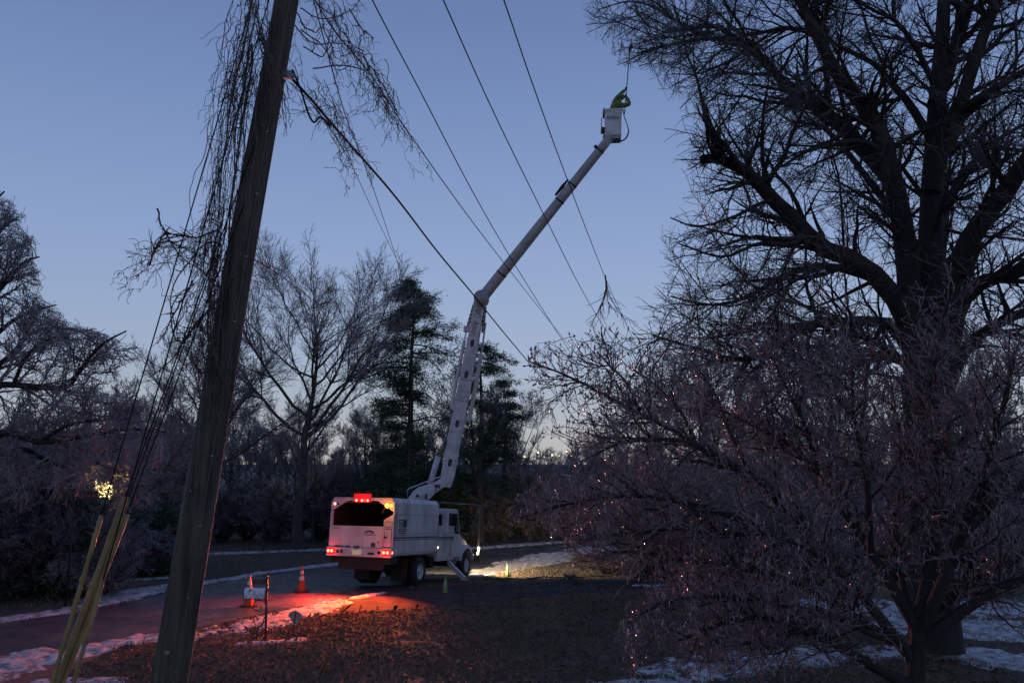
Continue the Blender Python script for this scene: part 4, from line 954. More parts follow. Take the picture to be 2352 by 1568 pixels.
# rear bumper beam with lamps
a = Acc(); a.bb(-1.21, 1.21, -.10, .05, 1.04, 1.325); bp_ = part('rear_bumper', a, D_, truck, bevel=.01)
for sx in (-1, 1):
    part('lamp_glow_panel', Acc().bb(sx * 1.19, sx * .88, -.106, -.101, 1.09, 1.30), M['lens_red_glow'], bp_)  # red plates added as the glow around the tail lamps
    part('grommet', Acc().tube([(sx * .78, -.101, 1.19), (sx * .78, -.112, 1.19)], .055, 16), K_, bp_)
lamp_world = []
def lamp(p, r, m, d=(0, -1, 0), nm='tail_lamp'):
    p = np.array(p, float); d = np.array(d, float)
    a = Acc(); a.tube([p - d * .008, p + d * .006], r * 1.2, 16); base_ = part('lamp_bezel', a, K_, truck)
    R3 = Matrix.Rotation(0, 3, 'X') if abs(d[2]) else (Vector((0, 0, 1)).rotation_difference(Vector(d)).to_matrix())
    a = Acc(); a.blob(p + d * .008, (r, r, r * .45), 14, 7, R3); return part(nm, a, m, truck, True)
for x in (-1.13, -1.0): lamp((x, -.105, 1.2), .05, M['lamp_red'])
for x in (.95, 1.09): lamp((x, -.105, 1.2), .05, M['lamp_red'])
lamp((1.212, -.02, 1.2), .038, M['lamp_red'], (1, 0, 0), 'marker_lamp')
lamp((-1.06, -.004, 2.75), .05, M['lamp_red'], nm='upper_tail_lamp')
part('reflector', Acc().bb(-.97, -.90, -.008, -.002, 2.71, 2.79), M['decal'], truck)
lb = part('light_bar', Acc().bb(-.31, .33, -.07, .0, 2.82, 3.10), M['lens_red_glow'], truck, bevel=.008)
for x in (-.2, .01, .23): lamp((x, -.075, 2.875), .042, M['lamp_red'], nm='clearance_lamp')
for x in (-.16, .2): part('light_bar_knob', Acc().bb(x - .05, x + .05, -.05, .0, 3.10, 3.20), K_, truck)
lamp((.93, -.006, 2.72), .075, M['lamp_amber'], nm='amber_lamp'); lamp((1.09, -.006, 2.72), .05, M['lamp_amber'], nm='amber_lamp')
part('amber_cable', Acc().tube([(.9, -.02, 2.66), (.82, -.03, 2.58), (.76, -.02, 2.46)], .006, 6), M['decal_pale'], truck)
pl = part('number_plate', Acc().bb(-.23, .12, -.112, -.103, 1.10, 1.27), M['plate'], bp_)
a = Acc()
for k in range(6): a.bb(-.19 + k * .05, -.16 + k * .05, -.1145, -.1125, 1.155, 1.215)
part('plate_lamp', Acc().bb(-.12, .01, -.14, -.10, 1.285, 1.305), K_, bp_)
part('hitch', Acc().bb(.36, .60, -.108, -.10, 1.12, 1.19), K_, bp_)
part('bumper_step', Acc().bb(-.66, -.60, -.13, -.10, 1.14, 1.26), K_, bp_)
# right side: creases, stripes, flag, lettering
a = Acc(); a.bb(1.2, 1.204, .05, 3.7, 1.645, 1.695); a.bb(1.2, 1.204, .05, 3.7, 1.585, 1.61); part('side_stripe', a, M['decal'], body)
a = Acc(); a.bb(1.2, 1.206, .06, 3.68, 2.43, 2.445); a.bb(1.2, 1.206, 1.2, 3.62, 1.80, 1.81); a.bb(1.2, 1.206, 1.2, 1.21, 1.81, 2.43); a.bb(1.2, 1.206, 3.6, 3.62, 1.81, 2.43); part('panel_crease', a, M['decal_pale'], body)
a = Acc()
for k in range(7): a.bb(1.2, 1.2035, .38, 1.0 if k < 4 else 1.0, 1.80 + k * .072, 1.836 + k * .072)
part('flag_decal', a, M['decal'], body); part('flag_canton', Acc().bb(1.2035, 1.206, .72, 1.0, 2.04, 2.27), M['decal'], body)
x = .15
a = Acc()
for w in (.12, .1, .05, .13, .1, .12, .06, .11): a.bb(1.2, 1.2035, x, x + w, 1.735, 1.765); x += w + .03
part('side_lettering', a, M['decal_pale'], body)
a = Acc()
for k in range(9): a.blob((1.155, .35 + k * .4, 2.89), .016, 6, 4)
part('roof_rivets', a, M['decal'], body)
# lockers behind the cab, cab, bonnet
a = Acc(); a.bb(.72, 1.2, 3.76, 5.28, .78, 2.06); lk = part('side_locker', a, D_, truck, bevel=.012)
a = Acc(); a.bb(1.2, 1.204, 4.28, 4.295, .82, 2.02); a.bb(1.2, 1.204, 4.95, 4.965, .82, 2.02); a.bb(1.2, 1.203, 3.78, 5.27, 1.60, 1.66); a.bb(1.2, 1.203, 3.78, 5.27, 1.54, 1.565); part('locker_seam', a, M['decal'], lk)
a = Acc(); a.bb(-1.2, -.72, 3.76, 5.28, .78, 2.06); part('side_locker', a, D_, truck, bevel=.012)
lamp((1.206, 3.72, 1.28), .032, M['lamp_warm'], (1, 0, 0), 'marker_lamp')
a = Acc()
cabp = [(4.95, .85), (6.55, .85), (6.55, 1.62), (6.35, 1.72), (6.05, 2.62), (5.9, 2.72), (5.05, 2.72), (4.95, 2.62)]
a.prism(cabp, (-1.02, 0, 0), (0, 1, 0), (0, 0, 1), (1, 0, 0), 2.04); cab_ = part('cab', a, W_, truck, bevel=.03)
win = [(5.12, 1.75), (6.2, 1.75), (5.95, 2.55), (5.12, 2.55)]
for x in (1.022, -1.034): part('cab_window', Acc().prism(win, (x, 0, 0), (0, 1, 0), (0, 0, 1), (1, 0, 0), .012), M['glass_dark'], cab_)
part('rear_window', Acc().bb(-.8, .8, 4.936, 4.948, 1.8, 2.5), M['glass_dark'], cab_)
a = Acc(); q0 = np.array([0, 6.365, 1.74]); q1 = np.array([0, 6.07, 2.60]); e = q1 - q0; ey = e / np.linalg.norm(e); n_ = np.array([0, ey[2], -ey[1]])
a.prism([(-.92, .02), (.92, .02), (.84, .88), (-.84, .88)], q0 + n_ * .004, (1, 0, 0), ey, n_, .012); part('windscreen', a, M['glass_dark'], cab_)
part('door_handle', Acc().bb(1.022, 1.05, 5.2, 5.34, 1.62, 1.66), K_, cab_)
a = Acc(); a.prism([(6.5, .95), (7.72, .95), (7.78, 1.2), (7.7, 1.42), (7.2, 1.58), (6.5, 1.70)], (-.78, 0, 0), (0, 1, 0), (0, 0, 1), (1, 0, 0), 1.56)
part('bonnet', a, W_, truck, bevel=.05)
for sx in (-1, 1):
    t_ = np.linspace(R_(8), R_(172), 12); out = [(6.9 + .72 * math.cos(q), .62 + .70 * math.sin(q)) for q in t_]; inn = [(6.9 + .60 * math.cos(q), .58 + .58 * math.sin(q)) for q in t_[::-1]]
    poly = out + inn
    a = Acc(); x0 = .70 if sx > 0 else -1.14; a.prism(poly, (x0, 0, 0), (0, 1, 0), (0, 0, 1), (1, 0, 0), .44); part('front_wing', a, W_, truck, bevel=.02)
    part('headlamp', Acc().blob((sx * .86, 7.66, 1.12), (.12, .05, .10)), M['lamp_warm'], truck, True)
part('work_lamp', Acc().blob((1.2, 8.0, 1.15), (.05, .06, .05)), M['lamp_warm'], truck, True)
part('grille', Acc().bb(-.55, .55, 7.76, 7.80, .98, 1.35), K_, truck)
a = Acc(); a.bb(-1.2, 1.2, 7.9, 8.08, .62, .88); part('front_bumper', a, K_, truck, bevel=.02)
for sx in (-1, 1):
    a = Acc(); a.bb(sx * 1.12, sx * 1.19, 8.09, 8.16, .60, 2.92); a.tube([(sx * 1.15, 8.12, 2.93), (sx * 1.15, 3.72, 2.93)], .022, 8); a.bb(sx * 1.10, sx * 1.21, 8.085, 8.18, .55, .98)
    part('boom_rest_frame', a, M['steel_grey'], truck)
    a = Acc(); a.tube([(sx * 1.03, 6.15, 2.5), (sx * 1.32, 6.3, 2.5)], .014, 6); a.tube([(sx * 1.03, 6.2, 1.8), (sx * 1.32, 6.3, 1.85)], .014, 6); a.bb(sx * 1.24, sx * 1.44, 6.27, 6.34, 1.85, 2.45); part('side_mirror', a, K_, truck)
part('front_crossbar', Acc().tube([(-1.15, 8.12, 2.96), (1.15, 8.12, 2.96)], .02, 8), K_, truck)
# wheels
def wheel(x, y, sx, w, r=.5):
    Mx = Matrix.Rotation(math.pi / 2 * sx, 3, 'Y')
    a = Acc(); hw = w / 2
    a.lathe([(r * .56, -hw), (r * .9, -hw), (r * .985, -hw * .8), (r, -hw * .4), (r, hw * .4), (r * .985, hw * .8), (r * .9, hw), (r * .56, hw)], (x, y, r), Mx, 28)
    ty = part('tyre', a, M['rubber'], truck, True)
    a = Acc(); a.lathe([(r * .56, hw * .95), (r * .53, hw * .7), (r * .42, hw * .2), (r * .2, hw * .3), (r * .17, hw * .75), (.001, hw * .78)], (x, y, r), Mx, 20); part('rim', a, D_, truck, True)
for sx in (-1, 1):
    wheel(sx * .98, 6.9, sx, .28); wheel(sx * 1.04, 2.35, sx, .26); wheel(sx * .72, 2.35, sx, .26)
# outriggers
for sx in (-1, 1):
    q0 = np.array([sx * .95, 5.25, .72]); q1 = np.array([sx * 1.72, 5.22, .10]); e = (q1 - q0) / np.linalg.norm(q1 - q0)
    a = Acc(); a.prism([(-.09, -.07), (.09, -.07), (.09, .07), (-.09, .07)], q0, (0, 1, 0), np.cross(e, (0, 1, 0)), e, np.linalg.norm(q1 - q0)); a.bb(q1[0] - .13, q1[0] + .13, 5.08, 5.36, .045, .085)
    part('outrigger', a, D_, truck)
a = Acc(); a.bb(-1.0, 1.0, 5.13, 5.37, .62, .80); part('outrigger_beam', a, K_, truck)
# pedestal and turret
c0 = np.array(TM @ Vector((-.05, 4.3, 0)))
part('pedestal', Acc().lathe([(.42, .85), (.42, 1.0), (.30, 1.1), (.30, 2.55), (.45, 2.62), (.45, 2.78), (.001, 2.78)], (-.05, 4.3, 0), None, 24), D_, truck, True)
BI = Matrix(TI)
def bpart(name, a, m, parent=truck, **k): a.xf(TI); return part(name, a, m, parent, **k)
YB = 31.6; ezc = np.array([0, -1.0, 0]); exw = np.array([1.0, 0, 0]); ezw = np.array([0, 0, 1.0])
def px2(u, v, Y=YB): p = at(u, v, Y); return (p[0], p[2])
plate = [(937, 1146), (950, 1128), (962, 1118), (1000, 1106), (1022, 1092), (1038, 1094), (1040, 1104), (1000, 1132), (985, 1148)]
pol = [px2(u, v) for u, v in plate][::-1]
for dy in (-.26, .18):
    a = Acc(); a.prism(pol, (0, YB + dy + .08, 0), exw, ezw, ezc, .08); tp_ = bpart('turret_plate', a, M['boom_paint'], bevel=.01)
a = Acc(); a.prism([px2(u, v) for u, v in [(942, 1148), (965, 1124), (1000, 1114), (985, 1150)]][::-1], (0, YB + .18, 0), exw, ezw, ezc, .36); bpart('turret_core', a, K_)
a = Acc()
for (u0, v0, u1, v1) in ((957, 1134, 964, 1141), (978, 1133, 983, 1146), (1000, 1112, 1012, 1120), (1000, 1123, 1004, 1127), (999, 1130, 1005, 1132)):
    p_, q_ = px2(u0, v0), px2(u1, v1); a.bb(p_[0], q_[0], YB - .264, YB - .2605, q_[1], p_[1])
bpart('turret_decal', a, M['decal'])
a = Acc(); S = [(936, 1150), (936, 1125), (940, 1121), (1000, 1098), (1016, 1093)]; a.tube([at(u, v, YB - .34) for u, v in S], .022, 8); bpart('hand_rail', a, M['boom_paint'], smooth=True)
# lower boom
def boom_frame(p0, p1):
    d = p1 - p0; L = np.linalg.norm(d); d = d / L; ez_ = nrm(ezc - d * (ezc @ d)); ey_ = np.cross(ez_, d); return d, ey_, ez_, L     # ey_ points left in the picture
p0 = at(1026, 1108, YB); p1 = at(1101, 705, 31.0); d, ey, ez, L = boom_frame(p0, p1)
a = Acc(); a.prism([(-.15, -.18), (-.15, .18), (.3, .27), (L * .5, .25), (L - .2, .205), (L, .16), (L, -.16), (L - .2, -.205), (L * .5, -.25), (.3, -.27)][::-1], p0 - ez * .22, d, ey, ez, .44)
low = bpart('lower_boom', a, M['boom_paint'], bevel=.02)
face = p0 + ez * .222
for (u, v) in ((1028, 1061), (1049, 972), (1070, 860), (1084, 789)):
    f_ = ((at(u, v, YB - .3) - p0) @ d); t_ = np.linspace(0, 2 * math.pi, 18, endpoint=False)
    ell = [(f_ + .15 * abs(math.cos(q)) ** .7 * np.sign(math.cos(q)), .075 * abs(math.sin(q)) ** .7 * np.sign(math.sin(q))) for q in t_]
    a = Acc(); a.prism(ell[::-1], face, d, ey, ez, .006); bpart('boom_oval', a, M['decal'], low)  # flat dark ovals on the boom face
fm = (at(1091, 757, YB - .3) - p0) @ d
a = text_acc('Altec', .30, face + d * fm - ey * -.0 + ey * .10, -d, -ey, .004); bpart('boom_lettering', a, M['decal'], low)
a = Acc(); fl = fm + .60
for q in ((fl - .13, fl - .11, -.1, .12), (fl + .11, fl + .13, -.1, .12), (fl - .11, fl + .11, -.1, -.08), (fl - .11, fl + .11, .10, .12), (fl - .012, fl + .012, -.08, .04)):
    a.prism([(q[0], q[2]), (q[1], q[2]), (q[1], q[3]), (q[0], q[3])][::-1], face, d, ey, ez, .005)
bpart('boom_emblem', a, M['decal_pale'], low)
for k, f_ in enumerate((.46, .52, .58)):
    a = Acc(); a.prism([(f_ * L, -.245), (f_ * L + .03, -.245), (f_ * L + .03 - .08 * (k % 2), .245), (f_ * L - .08 * (k % 2), .245)][::-1], face, d, ey, ez, .004); bpart('strap', a, M['decal_pale'], low)
a = Acc(); a.tube([p0 + d * (L * .42) + ey * .36, p0 + d * (L * .80) + ey * .34], .07, 10); a.tube([p0 + d * (L * .80) + ey * .34, p0 + d * (L * .86) + ey * .33], .03, 8); a.box(p0 + d * (L * .865) + ey * .30, (.30, .25, .22)); a.box(p0 + d * (L * .42) + ey * .30, (.2, .2, .2)); bpart('levelling_cylinder', a, M['boom_paint'], smooth=False)
a = Acc(); a.tube([p0 + d * (L * .36) - ey * .42, p0 + d * (L * .74) - ey * .42], .085, 10); a.tube([p0 + d * (L * .74) - ey * .42, p0 + d * (L * .92) - ey * .36], .035, 8); a.box(p0 + d * (L * .37) - ey * .32, (.2, .2, .2)); a.box(p0 + d * (L * .73) - ey * .32, (.16, .2, .14)); bpart('elbow_cylinder', a, D_, smooth=False)
# hoses twisting past the elbow
for sgn, u0 in ((1, 0), (-1, 1)):
    s = np.linspace(0, 1, 50)
    for k in range(2):
        B_ = p0 + d * (L * (.86 + .15 * s))[:, None] + ey * (sgn * (.32 - .1 * s))[:, None] + (ey * np.cos(s * 40 + k * 3)[:, None] + ez * np.sin(s * 40 + k * 3)[:, None]) * .045
        a = Acc(); a.tube(B_, .028, 6); bpart('hydraulic_hose', a, K_ if k else D_, smooth=True)
a = Acc()
for k in range(3):
    sx_ = np.linspace(.03, .97, 30); off = -.262 - .03 * (k == 2) ; a.tube(p0 + d * (L * sx_)[:, None] - ey * (.27 - .07 * sx_ + .012 * np.sin(sx_ * 30 + k))[:, None] + ez * (.10 - .09 * k), .014, 6)
bpart('hydraulic_line', a, K_, low, smooth=True)
a = Acc()
for f_ in (.12, L * .33, L * .62, L - .35):
    for sg in (-.13, .13): a.tube([face + d * f_ + ey * sg, face + d * f_ + ey * sg + ez * .02], .022, 8)
bpart('pin_heads', a, M['steel_grey'], low)
# lift cylinder
c0 = at(988, 1112, YB - .1); c1 = at(1003, 1060, YB - .1); c2 = at(1031, 985, YB - .1)
a = Acc(); a.tube([c0, c0 + (c1 - c0) * 1.25], .115, 14); bpart('lift_cylinder', a, M['boom_paint'], smooth=True)
a = Acc(); a.tube([c1, c2], .045, 10); bpart('lift_rod', a, M['steel'], smooth=True)
# elbow and upper boom
e0 = at(1106, 686, 30.9); e1 = at(1398, 320, 29.2); d2 = nrm(e1 - e0); L2 = np.linalg.norm(e1 - e0)
a = Acc(); a.tube([p1 - d * .45, p1 - d * .1, p1 + d * .12, p1 + d * .30, p1 + d * .34], [.20, .26, .27, .24, .14], 16); a.tube([e0 - ezc * .30, e0 + ezc * .30], .30, 20); bpart('elbow', a, M['fibreglass'], smooth=True)
a = Acc(); a.box(p1 + d * .33, (.5, .4, .1), np.array([-ey, -ez, d]).T); bpart('elbow_cap', a, M['fibreglass'], bevel=.02)
s = np.linspace(0, 1, 20); a = Acc(); a.tube(e0 + d2 * (L2 * s)[:, None], .225 - .055 * s, 20); upb = bpart('upper_boom', a, M['fibreglass'], smooth=True)
for f_, r_ in ((.16, .225), (.62, .205), (.72, .20), (.93, .185)):
    a = Acc(); a.tube([e0 + d2 * (L2 * f_ - .03), e0 + d2 * (L2 * f_ + .03)], r_, 20); bpart('boom_clamp', a, K_, upb)
a = Acc(); q = e0 + d2 * L2 * .68 + np.array([-.18, -.05, .18]); a.tube([q - d2 * .45, q, q + d2 * .35], [.05, .075, .03], 8); q = e0 + d2 * L2 * .93 + np.array([-.16, -.1, .12]); a.blob(q, .075, 10, 6); bpart('hose_bracket', a, K_, upb)
a = Acc(); q = e0 + d2 * L2 * .70 + np.array([.12, -.05, -.12]); a.tube([q - d2 * .2, q, q - ezw * .22], .012, 6); bpart('loose_strap', a, K_, upb)
# bucket
YK = 29.0; bl_ = at(1389, 249, YK); bm = at(1410, 249, YK); wB = .66; zT = bm[2]; zB = at(1410, 309, YK)[2]; HB = zT - zB
ca, sa = math.cos(R_(-6)), math.sin(R_(-6)); RB = np.array([[ca, -sa, 0], [sa, ca, 0], [0, 0, 1]])
cx, cy = bm[0], YK + .33
a = Acc(); n_ = 5
def ring_(w, dpt, z, rc=.07):
    o_ = []
    for (sx, sy, a0) in ((1, 1, 0), (-1, 1, 90), (-1, -1, 180), (1, -1, 270)):
        for k in range(4):
            q = R_(a0 + 30 * k); o_.append((sx * (w / 2 - rc) + rc * math.cos(q), sy * (dpt / 2 - rc) + rc * math.sin(q), z))
    return np.array(o_)
rings = [ring_(.60, .56, zB), ring_(.665, .62, zT - .07), ring_(.70, .655, zT - .065), ring_(.70, .655, zT), ring_(.60, .555, zT), ring_(.55, .51, zB + .05)]
V = np.vstack(rings) @ RB.T + np.array([cx, cy, 0]); nr = 16; F4 = [[i * nr + k, i * nr + (k + 1) % nr, (i + 1) * nr + (k + 1) % nr, (i + 1) * nr + k] for i in range(5) for k in range(nr)]
a.add(V, {4: F4, 16: [list(range(16))[::-1], list(range(80, 96))]}); bk = bpart('bucket', a, M['boom_paint'], smooth=False)
ang = RB @ np.array([1.0, 0, 0]); fr = RB @ np.array([0, -1.0, 0])
a = text_acc('Altec', .17, np.array([cx, cy, zB + HB * .60]) + fr * .312 + ang * .10, ang, np.array([0, -.035, 1.0]), .012); bpart('bucket_lettering', a, M['decal'], bk)
a = Acc(); o_ = np.array([cx, cy, zB + HB * .66]) + fr * .316 - ang * .17
for (x0, x1, z0, z1) in ((-.07, -.055, -.06, .06), (.045, .06, -.06, .06), (-.07, .06, .045, .06), (-.07, .06, -.06, -.045), (-.02, .03, -.02, .02)): a.prism([(x0, z0), (x1, z0), (x1, z1), (x0, z1)], o_, ang, (0, -.035, 1.0), fr, .006)
bpart('bucket_emblem', a, M['decal_pale'], bk)
a = Acc(); a.tube([np.array([cx, cy, zB + .02]) - ang * .30, e1 + d2 * .1, e1 - d2 * .5], [.16, .17, .18], 14); a.box(np.array([cx, cy, zB - .06]), (.56, .5, .12), RB); bpart('bucket_mount', a, M['fibreglass'])
a = Acc(); q = np.array([cx, cy - .1, 0]) - ang * .36
a.tube([q + [0, 0, zT - .22], q + [-.09, 0, zT - .30], q + [-.10, 0, zB + .42], q + [0, 0, zB + .42]], .016, 8); a.box(q + [-.05, 0, zB + .27], (.14, .2, .2)); a.box(q + [.0, 0, zT - .08], (.06, .35, .26)); bpart('bucket_controls', a, K_, bk)
a = Acc()
for k in range(2):
    S = spline([(1431 - k, 250), (1434, 268), (1441, 288), (1444 - k, 304), (1438 - 2 * k, 318), (1426, 325 - 2 * k), (1413, 322 - 2 * k)], 30); a.tube([at(u, v, YK - .02 + .05 * k) for u, v in S], .017, 7)
bpart('tool_hose', a, K_, bk, smooth=True)

# ================================================================== LINE WORKER AND POLE SAW
def skin_obj(name, V, R, E, m, parent, origin, sub=2):
    me = bpy.data.meshes.new(name); me.from_pydata([tuple(np.array(v) - origin) for v in V], E, []); me.materials.append(m)
    o = obj(name, me, parent)
    md = o.modifiers.new('skin', 'SKIN'); md.use_smooth_shade = True
    bpy.context.view_layer.update()
    L = me.skin_vertices[0].data if me.skin_vertices else None
    if L is None:
        bpy.context.view_layer.objects.active = o; bpy.ops.mesh.customdata_skin_add(); L = me.skin_vertices[0].data
    for i, r in enumerate(R): L[i].radius = (r, r) if np.isscalar(r) else r
    L[0].use_root = True
    sm = o.modifiers.new('sub', 'SUBSURF'); sm.levels = sub; sm.render_levels = sub
    return o
fz = zB + .06; px, py = cx - .02, cy
org = np.array([px, py, fz])
def pp(u, v, dy=0.0): return at(u, v, cy + dy)
hip = np.array([px - .02, py, fz + .95]); waist = np.array([px + .0, py, fz + 1.12]); chest = pp(1416, 238, 0); neck = pp(1423, 231, -.03); head = pp(1427.5, 227, -.06)
waist = hip * .5 + chest * .5
sL = pp(1414, 230, .12); sR = pp(1427, 243, -.18); elL = pp(1425, 217, .06); haL = pp(1438.5, 203.5, 0); elR = pp(1447, 240, -.16); haR = pp(1438, 220, -.02)
hip[2] = min(hip[2], waist[2] - .15)
person = thing('person', 'worker in a yellow-green jacket standing in the raised bucket holding a pole saw', 'person', org)
knL, ftL = np.array([px - .12, py, fz + .48]), np.array([px - .12, py, fz + .05]); knR, ftR = np.array([px + .12, py, fz + .48]), np.array([px + .12, py, fz + .05])
V = [hip, waist, chest, neck, head, head + np.array([.0, 0, .10]), sL, elL, haL, sR, elR, haR, knL, ftL, knR, ftR]
E = [(0, 1), (1, 2), (2, 3), (3, 4), (4, 5), (2, 6), (6, 7), (7, 8), (2, 9), (9, 10), (10, 11), (0, 12), (12, 13), (0, 14), (14, 15)]
skin_obj('body', V, [.145, .135, .145, .06, .095, .085, .085, .055, .04, .085, .055, .04, .085, .06, .085, .06], E, M['skin'], person, org)
V = [hip + [0, 0, .05], waist, chest, sL, elL, haL * .85 + elL * .15, sR, elR, haR * .85 + elR * .15, neck]
skin_obj('jacket', V, [.17, .165, .175, .115, .085, .06, .115, .085, .06, .085], [(0, 1), (1, 2), (2, 3), (3, 4), (4, 5), (2, 6), (6, 7), (7, 8), (2, 9)], M['hivis'], person, org)
skin_obj('trousers', [hip, knL, ftL, knR, ftR], [.17, .105, .085, .105, .085], [(0, 1), (1, 2), (0, 3), (3, 4)], M['trousers'], person, org)
a = Acc(); a.blob(head + [.0, 0, .08], (.125, .145, .11), 16, 9); a.tube([head + [0, 0, .055], head + [0, 0, .07]], .165, 18); part('hard_hat', a, M['hat'], person, True, True)
a = Acc()
for q0, q1, rr_ in ((elL, haL, .078), (elR, haR, .078), (sL, elL, .108)): a.tube([q0 * .55 + q1 * .45, q0 * .45 + q1 * .55], rr_, 14)
a.tube([waist * .5 + chest * .5 - [0, 0, .02], waist * .5 + chest * .5 + [0, 0, .03]], .185, 16); part('reflective_band', a, M['sign_back'], person, True, True)
a = Acc(); a.blob(head + [.085, -.03, -.01], (.03, .03, .03)); part('nose', a, M['skin'], person, True, True)
top = pp(1446.5, 116, -.03); dP = nrm(top - haR)
for hnd, el in ((haL, elL), (haR, elR)):
    side = nrm(np.cross(dP, [0, 1.0, 0])); V = [hnd - side * .03]; Rr = [.045]; E = []
    for k, ln in enumerate((.055, .062, .06, .05)):
        b0 = hnd + dP * (-.042 + .028 * k); V += [b0 + np.array([0, -.045, 0]), b0 + side * ln * .7 + np.array([0, -.035, 0]), b0 + side * ln * .8 + np.array([0, .02, 0])]
        i = len(V); Rr += [.013, .012, .009]; E += [(0, i - 3), (i - 3, i - 2), (i - 2, i - 1)]
    V += [hnd + dP * .05 + np.array([0, .03, 0]), hnd + dP * .055 + side * .04]; Rr += [.015, .012]; i = len(V); E += [(0, i - 2), (i - 2, i - 1)]
    skin_obj('glove', V, Rr, E, M['trousers'], person, org, 1)
saw = thing('pole_saw', 'long pole saw held up from the bucket into the branches', 'tool', pp(1434, 262, -.03))
a = Acc(); a.tube([pp(1434.5, 262, -.03), top], .019, 8); part('pole', a, M['black_part'], saw, True, True)
a = Acc(); a.blob(top + dP * .05, (.06, .06, .14), 10, 7); a.box(top + dP * .16 + np.array([.05, 0, 0]), (.10, .05, .18)); part('saw_head', a, M['black_part'], saw, True, True)
a = Acc(); a.prism([(0, 0), (.05, 0), (.09, .42), (.06, .42)], top + dP * .1, (1, 0, 0), (0, 0, 1), (0, 1, 0), .006); part('blade', a, M['steel'], saw, False, True)

# ================================================================== SMALL THINGS ON THE VERGES
def cone(p, h, kind, lab, group=None):
    t = thing('traffic_cone', lab, 'traffic cone', p, .3, group); k = h / .75
    a = Acc(); a.box((0, 0, .018 * k), (.42 * k, .42 * k, .03 * k)); part('base', a, M['rubber'], t, bevel=.01)
    prof = lambda z: (.135 - .110 * (z / .75)) * k
    a = Acc(); zz = [.033, .08, .2, .4, .6, .74]; a.lathe([(prof(z), z * k) for z in zz] + [(prof(.74) * .5, .755 * k), (.001, .755 * k)], sides=24); part('body', a, M['cone_orange'] if kind == 'o' else M['cone_lime'], t, True)
    bands = ((.36, .47), (.53, .63)) if kind == 'o' else ((.30, .62),)
    for z0, z1 in bands:
        a = Acc(); a.lathe([(prof(z0) + .004, z0 * k), (prof(z1) + .004, z1 * k)], sides=24); part('reflective_band', a, M['cone_white'] if kind == 'o' else M['cone_lime_band'], t, True)
    return t
cone(gnd(692, 1359), .82, 'o', 'orange traffic cone with white bands standing on the open road')
cone(gnd(571, 1391), .86, 'o', 'orange traffic cone half hidden behind the mailbox')
cone(gnd(1023, 1361), .52, 'l', 'lime green traffic cone on the driveway beside the truck')
cone(gnd(1165, 1322), .52, 'l', 'lime green traffic cone at the edge of the lit snow')

# mailbox
mb = gnd(610, 1472); Ym = mb[1]; mpx = Ym / FPX
root = thing('mailbox', 'frosted mailbox on a black scrolled iron post at the roadside', 'mailbox', mb)
def mp(u, v, dy=0.0): return at(u, v, Ym + dy)
I_ = M['mailbox_paint']
part('post', Acc().tube([mp(609.5, 1474), mp(613.5, 1330)], .027, 10), I_, root, True, True)
part('finial', Acc().blob(mp(613.8, 1326), (.033, .033, .065)), I_, root, True, True)
L0, L1 = mp(563, 1371)[0], mp(611, 1371)[0]; zb = mp(590, 1372)[2]; t_ = np.linspace(0, math.pi, 12); hw = .105
prof = [(hw, 0)] + [(hw * math.cos(q), .125 + .105 * math.sin(q)) for q in t_] + [(-hw, 0)]
a = Acc(); a.prism(prof[::-1], (L0, Ym - .02, zb), (0, 1, 0), (0, 0, 1), (1, 0, 0), L1 - L0); bx_ = part('box', a, M['mailbox_frost'], root, False, True, bevel=.006)
for x, nm in ((L0 - .016, 'door'), (L1 + .001, 'back_panel')):
    a = Acc(); a.prism([(y * 1.06, z * 1.03 - .004) for y, z in prof][::-1], (x, Ym - .02, zb), (0, 1, 0), (0, 0, 1), (1, 0, 0), .015); part(nm, a, I_, root, False, True)
part('flag', Acc().tube([mp(575, 1352, -.13), mp(575, 1326, -.13)], .008, 6).box(mp(574.4, 1329, -.13), (.035, .006, .06)), M['cone_white'], root, False, True)
a = Acc(); a.box((mp(595, 1335)[0], Ym, mp(595, 1335)[2]), (.34, .012, .11)); np_ = part('number_plate', a, I_, root, False, True)
part('number', text_acc('1771', .105, (mp(594, 1335)[0], Ym - .0065, mp(594, 1338.3)[2]), (1, 0, 0), (0, 0, 1)), M['sign_text'], np_, False, True, root=root)
a = Acc(); a.box((mp(588, 1374)[0], Ym - .02, zb - .016), (.5, .05, .024)); part('bracket', a, I_, root, False, True)
def spiral(c, r0, r1, a0, a1, n=26):
    q = np.linspace(R_(a0), R_(a1), n); rr_ = np.linspace(r0, r1, n); return [(c[0] + rr_[i] * math.cos(q[i]), c[1] - rr_[i] * math.sin(q[i])) for i in range(n)]
for sp in (spiral((594, 1393), 19, 5, -5, 380), [(609, 1425), (603, 1404), (613, 1392)][:1] + [(606, 1428), (600, 1436), (591, 1436), (585, 1430), (583, 1420), (586, 1413), (590, 1416), (591, 1424)], [(607, 1416), (603, 1430), (595, 1440), (590, 1452), (589, 1464), (595, 1471), (603, 1469), (607, 1462), (603, 1458), (599, 1461)], [(608, 1376), (612, 1390), (611, 1410), (606, 1422)], [(594, 1440), (590, 1446), (589, 1450)]):
    S = spline(sp, 40); part('scroll', Acc().tube([mp(u, v) for u, v in S], .013, 6), I_, root, True, True)
